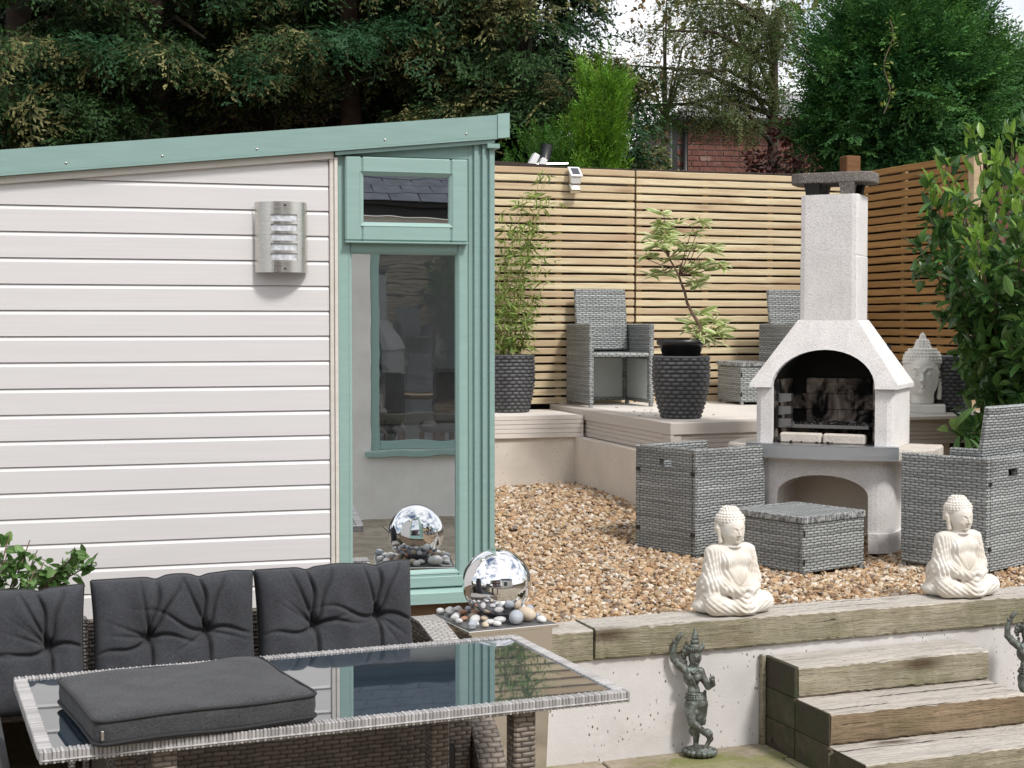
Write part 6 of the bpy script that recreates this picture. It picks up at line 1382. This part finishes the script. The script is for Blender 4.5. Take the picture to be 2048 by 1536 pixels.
# variegated shrub in the corner planter
pie = [leaf_mesh('shrub_leaf', MT['pieris'], .32, .12, 5), leaf_mesh('shrub_leaf', MT['pierisY'], .30, .1, 5)]
def pieris():
    r_ = np.random.default_rng(31); b0 = np.array([P2[0], P2[1], DZ+.45]); t = thing('variegated_shrub', 'cream variegated potted shrub with crooked bare stem', 'shrub', tuple(b0), 0); dd = float(np.dot(b0-OC, fw))
    pz = lambda zx, zy, e=0.: np.array(ond(1240+zx/4.8, 400+zy/4.8, dd+e))
    tr_ = [b0, pz(700, 1390), pz(725, 1310), pz(775, 1220), pz(740, 1160), pz(690, 1080), pz(645, 990), pz(620, 880), pz(600, 830), pz(565, 730), pz(520, 640), pz(470, 560)]
    obj('stem', MB().tube([tuple(p) for p in tr_], [.015, .014, .013, .012, .011, .010, .009, .008, .008, .007, .006, .005], 8), MT['stem'], t, True, world=True)
    br_ = [(tr_[-1], (420, 400), 3), (tr_[-1], (360, 200), 2), (tr_[-1], (460, 290), 3), (tr_[-1], (370, 470), 3), (tr_[-1], (560, 450), 2), (tr_[10], (240, 560), 2), (tr_[10], (270, 720), 1), (tr_[10], (420, 690), 1), (tr_[10], (550, 580), 2), (tr_[9], (690, 620), 3), (tr_[9], (760, 600), 2), (tr_[8], (700, 740), 3), (tr_[8], (750, 800), 2), (tr_[9], (700, 260), 2), (tr_[9], (760, 240), 2), (tr_[9], (740, 400), 2), (tr_[9], (830, 460), 3), (tr_[9], (640, 500), 2), (tr_[9], (985, 630), 3), (tr_[11], (420, 140), 2), (tr_[11], (500, 360), 3), (tr_[11], (330, 330), 2), (tr_[2], (690, 1200), 3), (tr_[2], (860, 1100), 3), (tr_[2], (880, 1210), 3), (tr_[1], (860, 1310), 3), (tr_[1], (780, 1290), 2), (tr_[1], (900, 1330), 2)]
    items = []
    for s0, (zx, zy), k in br_:
        e = pz(zx, zy, r_.normal(0, .09)); mid = (s0+e)/2+r_.normal(0, .015, 3)-np.array([0, 0, .01]); obj('twig', MB().tube([tuple(s0), tuple(mid), tuple(e)], [.004, .003, .002], 5), MT['stem'], t, True, world=True)
        for w in range(max(1, k-1)):
            cen = e+r_.normal(0, .022, 3); n = r_.integers(8, 12); low = zy > 1000
            for i in range(n):
                a = 2*math.pi*i/n+r_.normal(0, .2); d = np.array([math.cos(a), math.sin(a)*.9-.25, r_.uniform(-.35, .5)]); items.append((pie[0], d, cen, r_.uniform(.075, .115)*(1.2 if low else 1.)))
            if w == 0 and not low:
                for i in range(4): items.append((pie[1], r_.normal(0, .5, 3)+np.array([0, -.2, 1.]), cen, r_.uniform(.03, .05)))
    put_leaves(t, items, r_, 300)
pieris()
# rose bush beside the sofa
rol = leaf_mesh('rose_leaf', MT['rose'], .62, .12, 6, .15, .12)
def rose():
    r_ = np.random.default_rng(77); b0 = np.array([-.42, 5.72, .0]); t = thing('rose_bush', 'green rose bush with one arching shoot beside the sofa', 'shrub', tuple(b0), 0); items = []
    tips = [(150, 1115), (158, 1100), (185, 1128), (120, 1160), (60, 1080), (20, 1065), (-20, 1090), (40, 1120), (70, 1140), (10, 1140), (-40, 1130), (75, 1100), (45, 1165), (-10, 1170), (15, 1105), (88, 1125)]
    for i, (ex, ey) in enumerate(tips):
        e = np.array(onY(ex, ey, 5.70+r_.normal(0, .06))); mid = b0*.45+e*.55+np.array([-.03, 0, .04]) if i > 3 else np.array(onY(78, 1185, 5.7)); obj('stem', MB().tube([tuple(b0), tuple(mid), tuple(e)], [.006, .005, .002], 6), MT['stem'], t, True, world=True)
        for q in range(26):
            f = r_.uniform(.25, 1.) if i < 4 else r_.uniform(.1, 1.); p = mid*(1-f)+e*f+r_.normal(0, .013, 3); items.append((rol, r_.normal(0, .6, 3)+norm(e-mid)*.4+np.array([0, -.35, -.05]), p, r_.uniform(.036, .058)))
    put_leaves(t, items, r_, 300)
rose()
# bamboo
blf = [spray(90, 2, 0, .3, .1, .02)]*3
def bamboo():
    r_ = np.random.default_rng(41); b0 = np.array([p1[0], p1[1]+.14, LZ+.36]); t = thing('bamboo_plant', 'tall thin bamboo growing in the planter by the cabin corner', 'bamboo', tuple(b0), 0); dd = float(np.dot(b0-OC, fw)); P = []; Dd = []
    tips = [(1080, 350), (1095, 345), (1040, 400), (1060, 460), (1010, 420), (1100, 480), (1000, 500), (1075, 430), (1030, 520), (1095, 560), (990, 560), (1050, 380), (1020, 600), (1085, 610)]
    for ex, ey in tips:
        e = np.array(ond(ex, ey, dd+r_.normal(0, .1))); s0 = b0+np.array([r_.normal(0, .06), r_.normal(0, .06), 0]); mid = (s0+e)/2+np.array([-.02, 0, .05])
        obj('cane', MB().tube([tuple(s0), tuple(mid), tuple(e)], [.0036, .0028, .0013], 5), MT['cane'], t, True, world=True)
        m = int(34*np.linalg.norm(e-s0)); 
        for i in range(m):
            f = r_.uniform(.12, 1.)
            c = (1-f)**2*s0+2*f*(1-f)*mid+f*f*e
            if r_.random() < .5: c = c+np.array([r_.normal(0, .07), r_.normal(0, .05), r_.normal(.0, .03)])
            for q in range(r_.integers(2, 5)): P.append(c+r_.normal(0, .012, 3)); Dd.append(np.array([r_.normal(0, .9), r_.normal(-.2, .6), r_.normal(-.25, .5)]))
    for i in range(190): P.append(b0+np.array([r_.normal(0, .075), r_.normal(0, .07), r_.uniform(.0, .13)])); Dd.append(r_.normal(0, .6, 3)+np.array([0, 0, .3]))
    P = np.array(P); k = len(P); tv = np.array([(0, 0, 0), (.35, .085, -.02), (1, 0, -.14), (.35, -.085, -.02)]); tt = [(tv, lf_f, lf_t)]*3
    crown('foliage', t, dict(pos=P, dir=np.array(Dd), sc=r_.uniform(.05, .105, k), c0=colvar(k, (.15, .23, .05)), c1=colvar(k, (.30, .38, .10)), t=tt, roll=.9), MT['leaf'])
bamboo()
# leafy border behind the photographer, mirrored in the ball; lawn edge
hedge('garden_hedge', 'clipped green boundary hedge across the patio', 'hedge', -7.5, -4.2, -2.5, 1.9, 5000, (.04, .09, .02), (.08, .16, .035), .08, .16, .35, 0.)
c = (-5.5, -6.5, 3.6); bush_tree('garden_tree', 'round green garden tree across the patio', 'tree', c, (1.6, 1.6, 1.6), 3500, (.035, .075, .02), (.07, .14, .03), .12, .24, base=0.)
# fallen leaves on the deck
dl = leaf_mesh('fallen_leaf', m_flat('dead_leaf', (.16, .085, .04), .8), .5, .1, 4)
r_ = np.random.default_rng(8)
for i in range(14):
    x, y = r_.uniform(3.36, 3.9), r_.uniform(8.6, 9.7); o = obj('fallen_leaf', dl, None); o.matrix_world = TR(x, y, DZ+.0035, 0, 0, r_.uniform(0, 6)) @ Matrix.Scale(r_.uniform(.018, .035), 4); tag(o, 'small curled brown dead leaf lying on the pale deck', 'leaf', 'dead leaves on the deck')
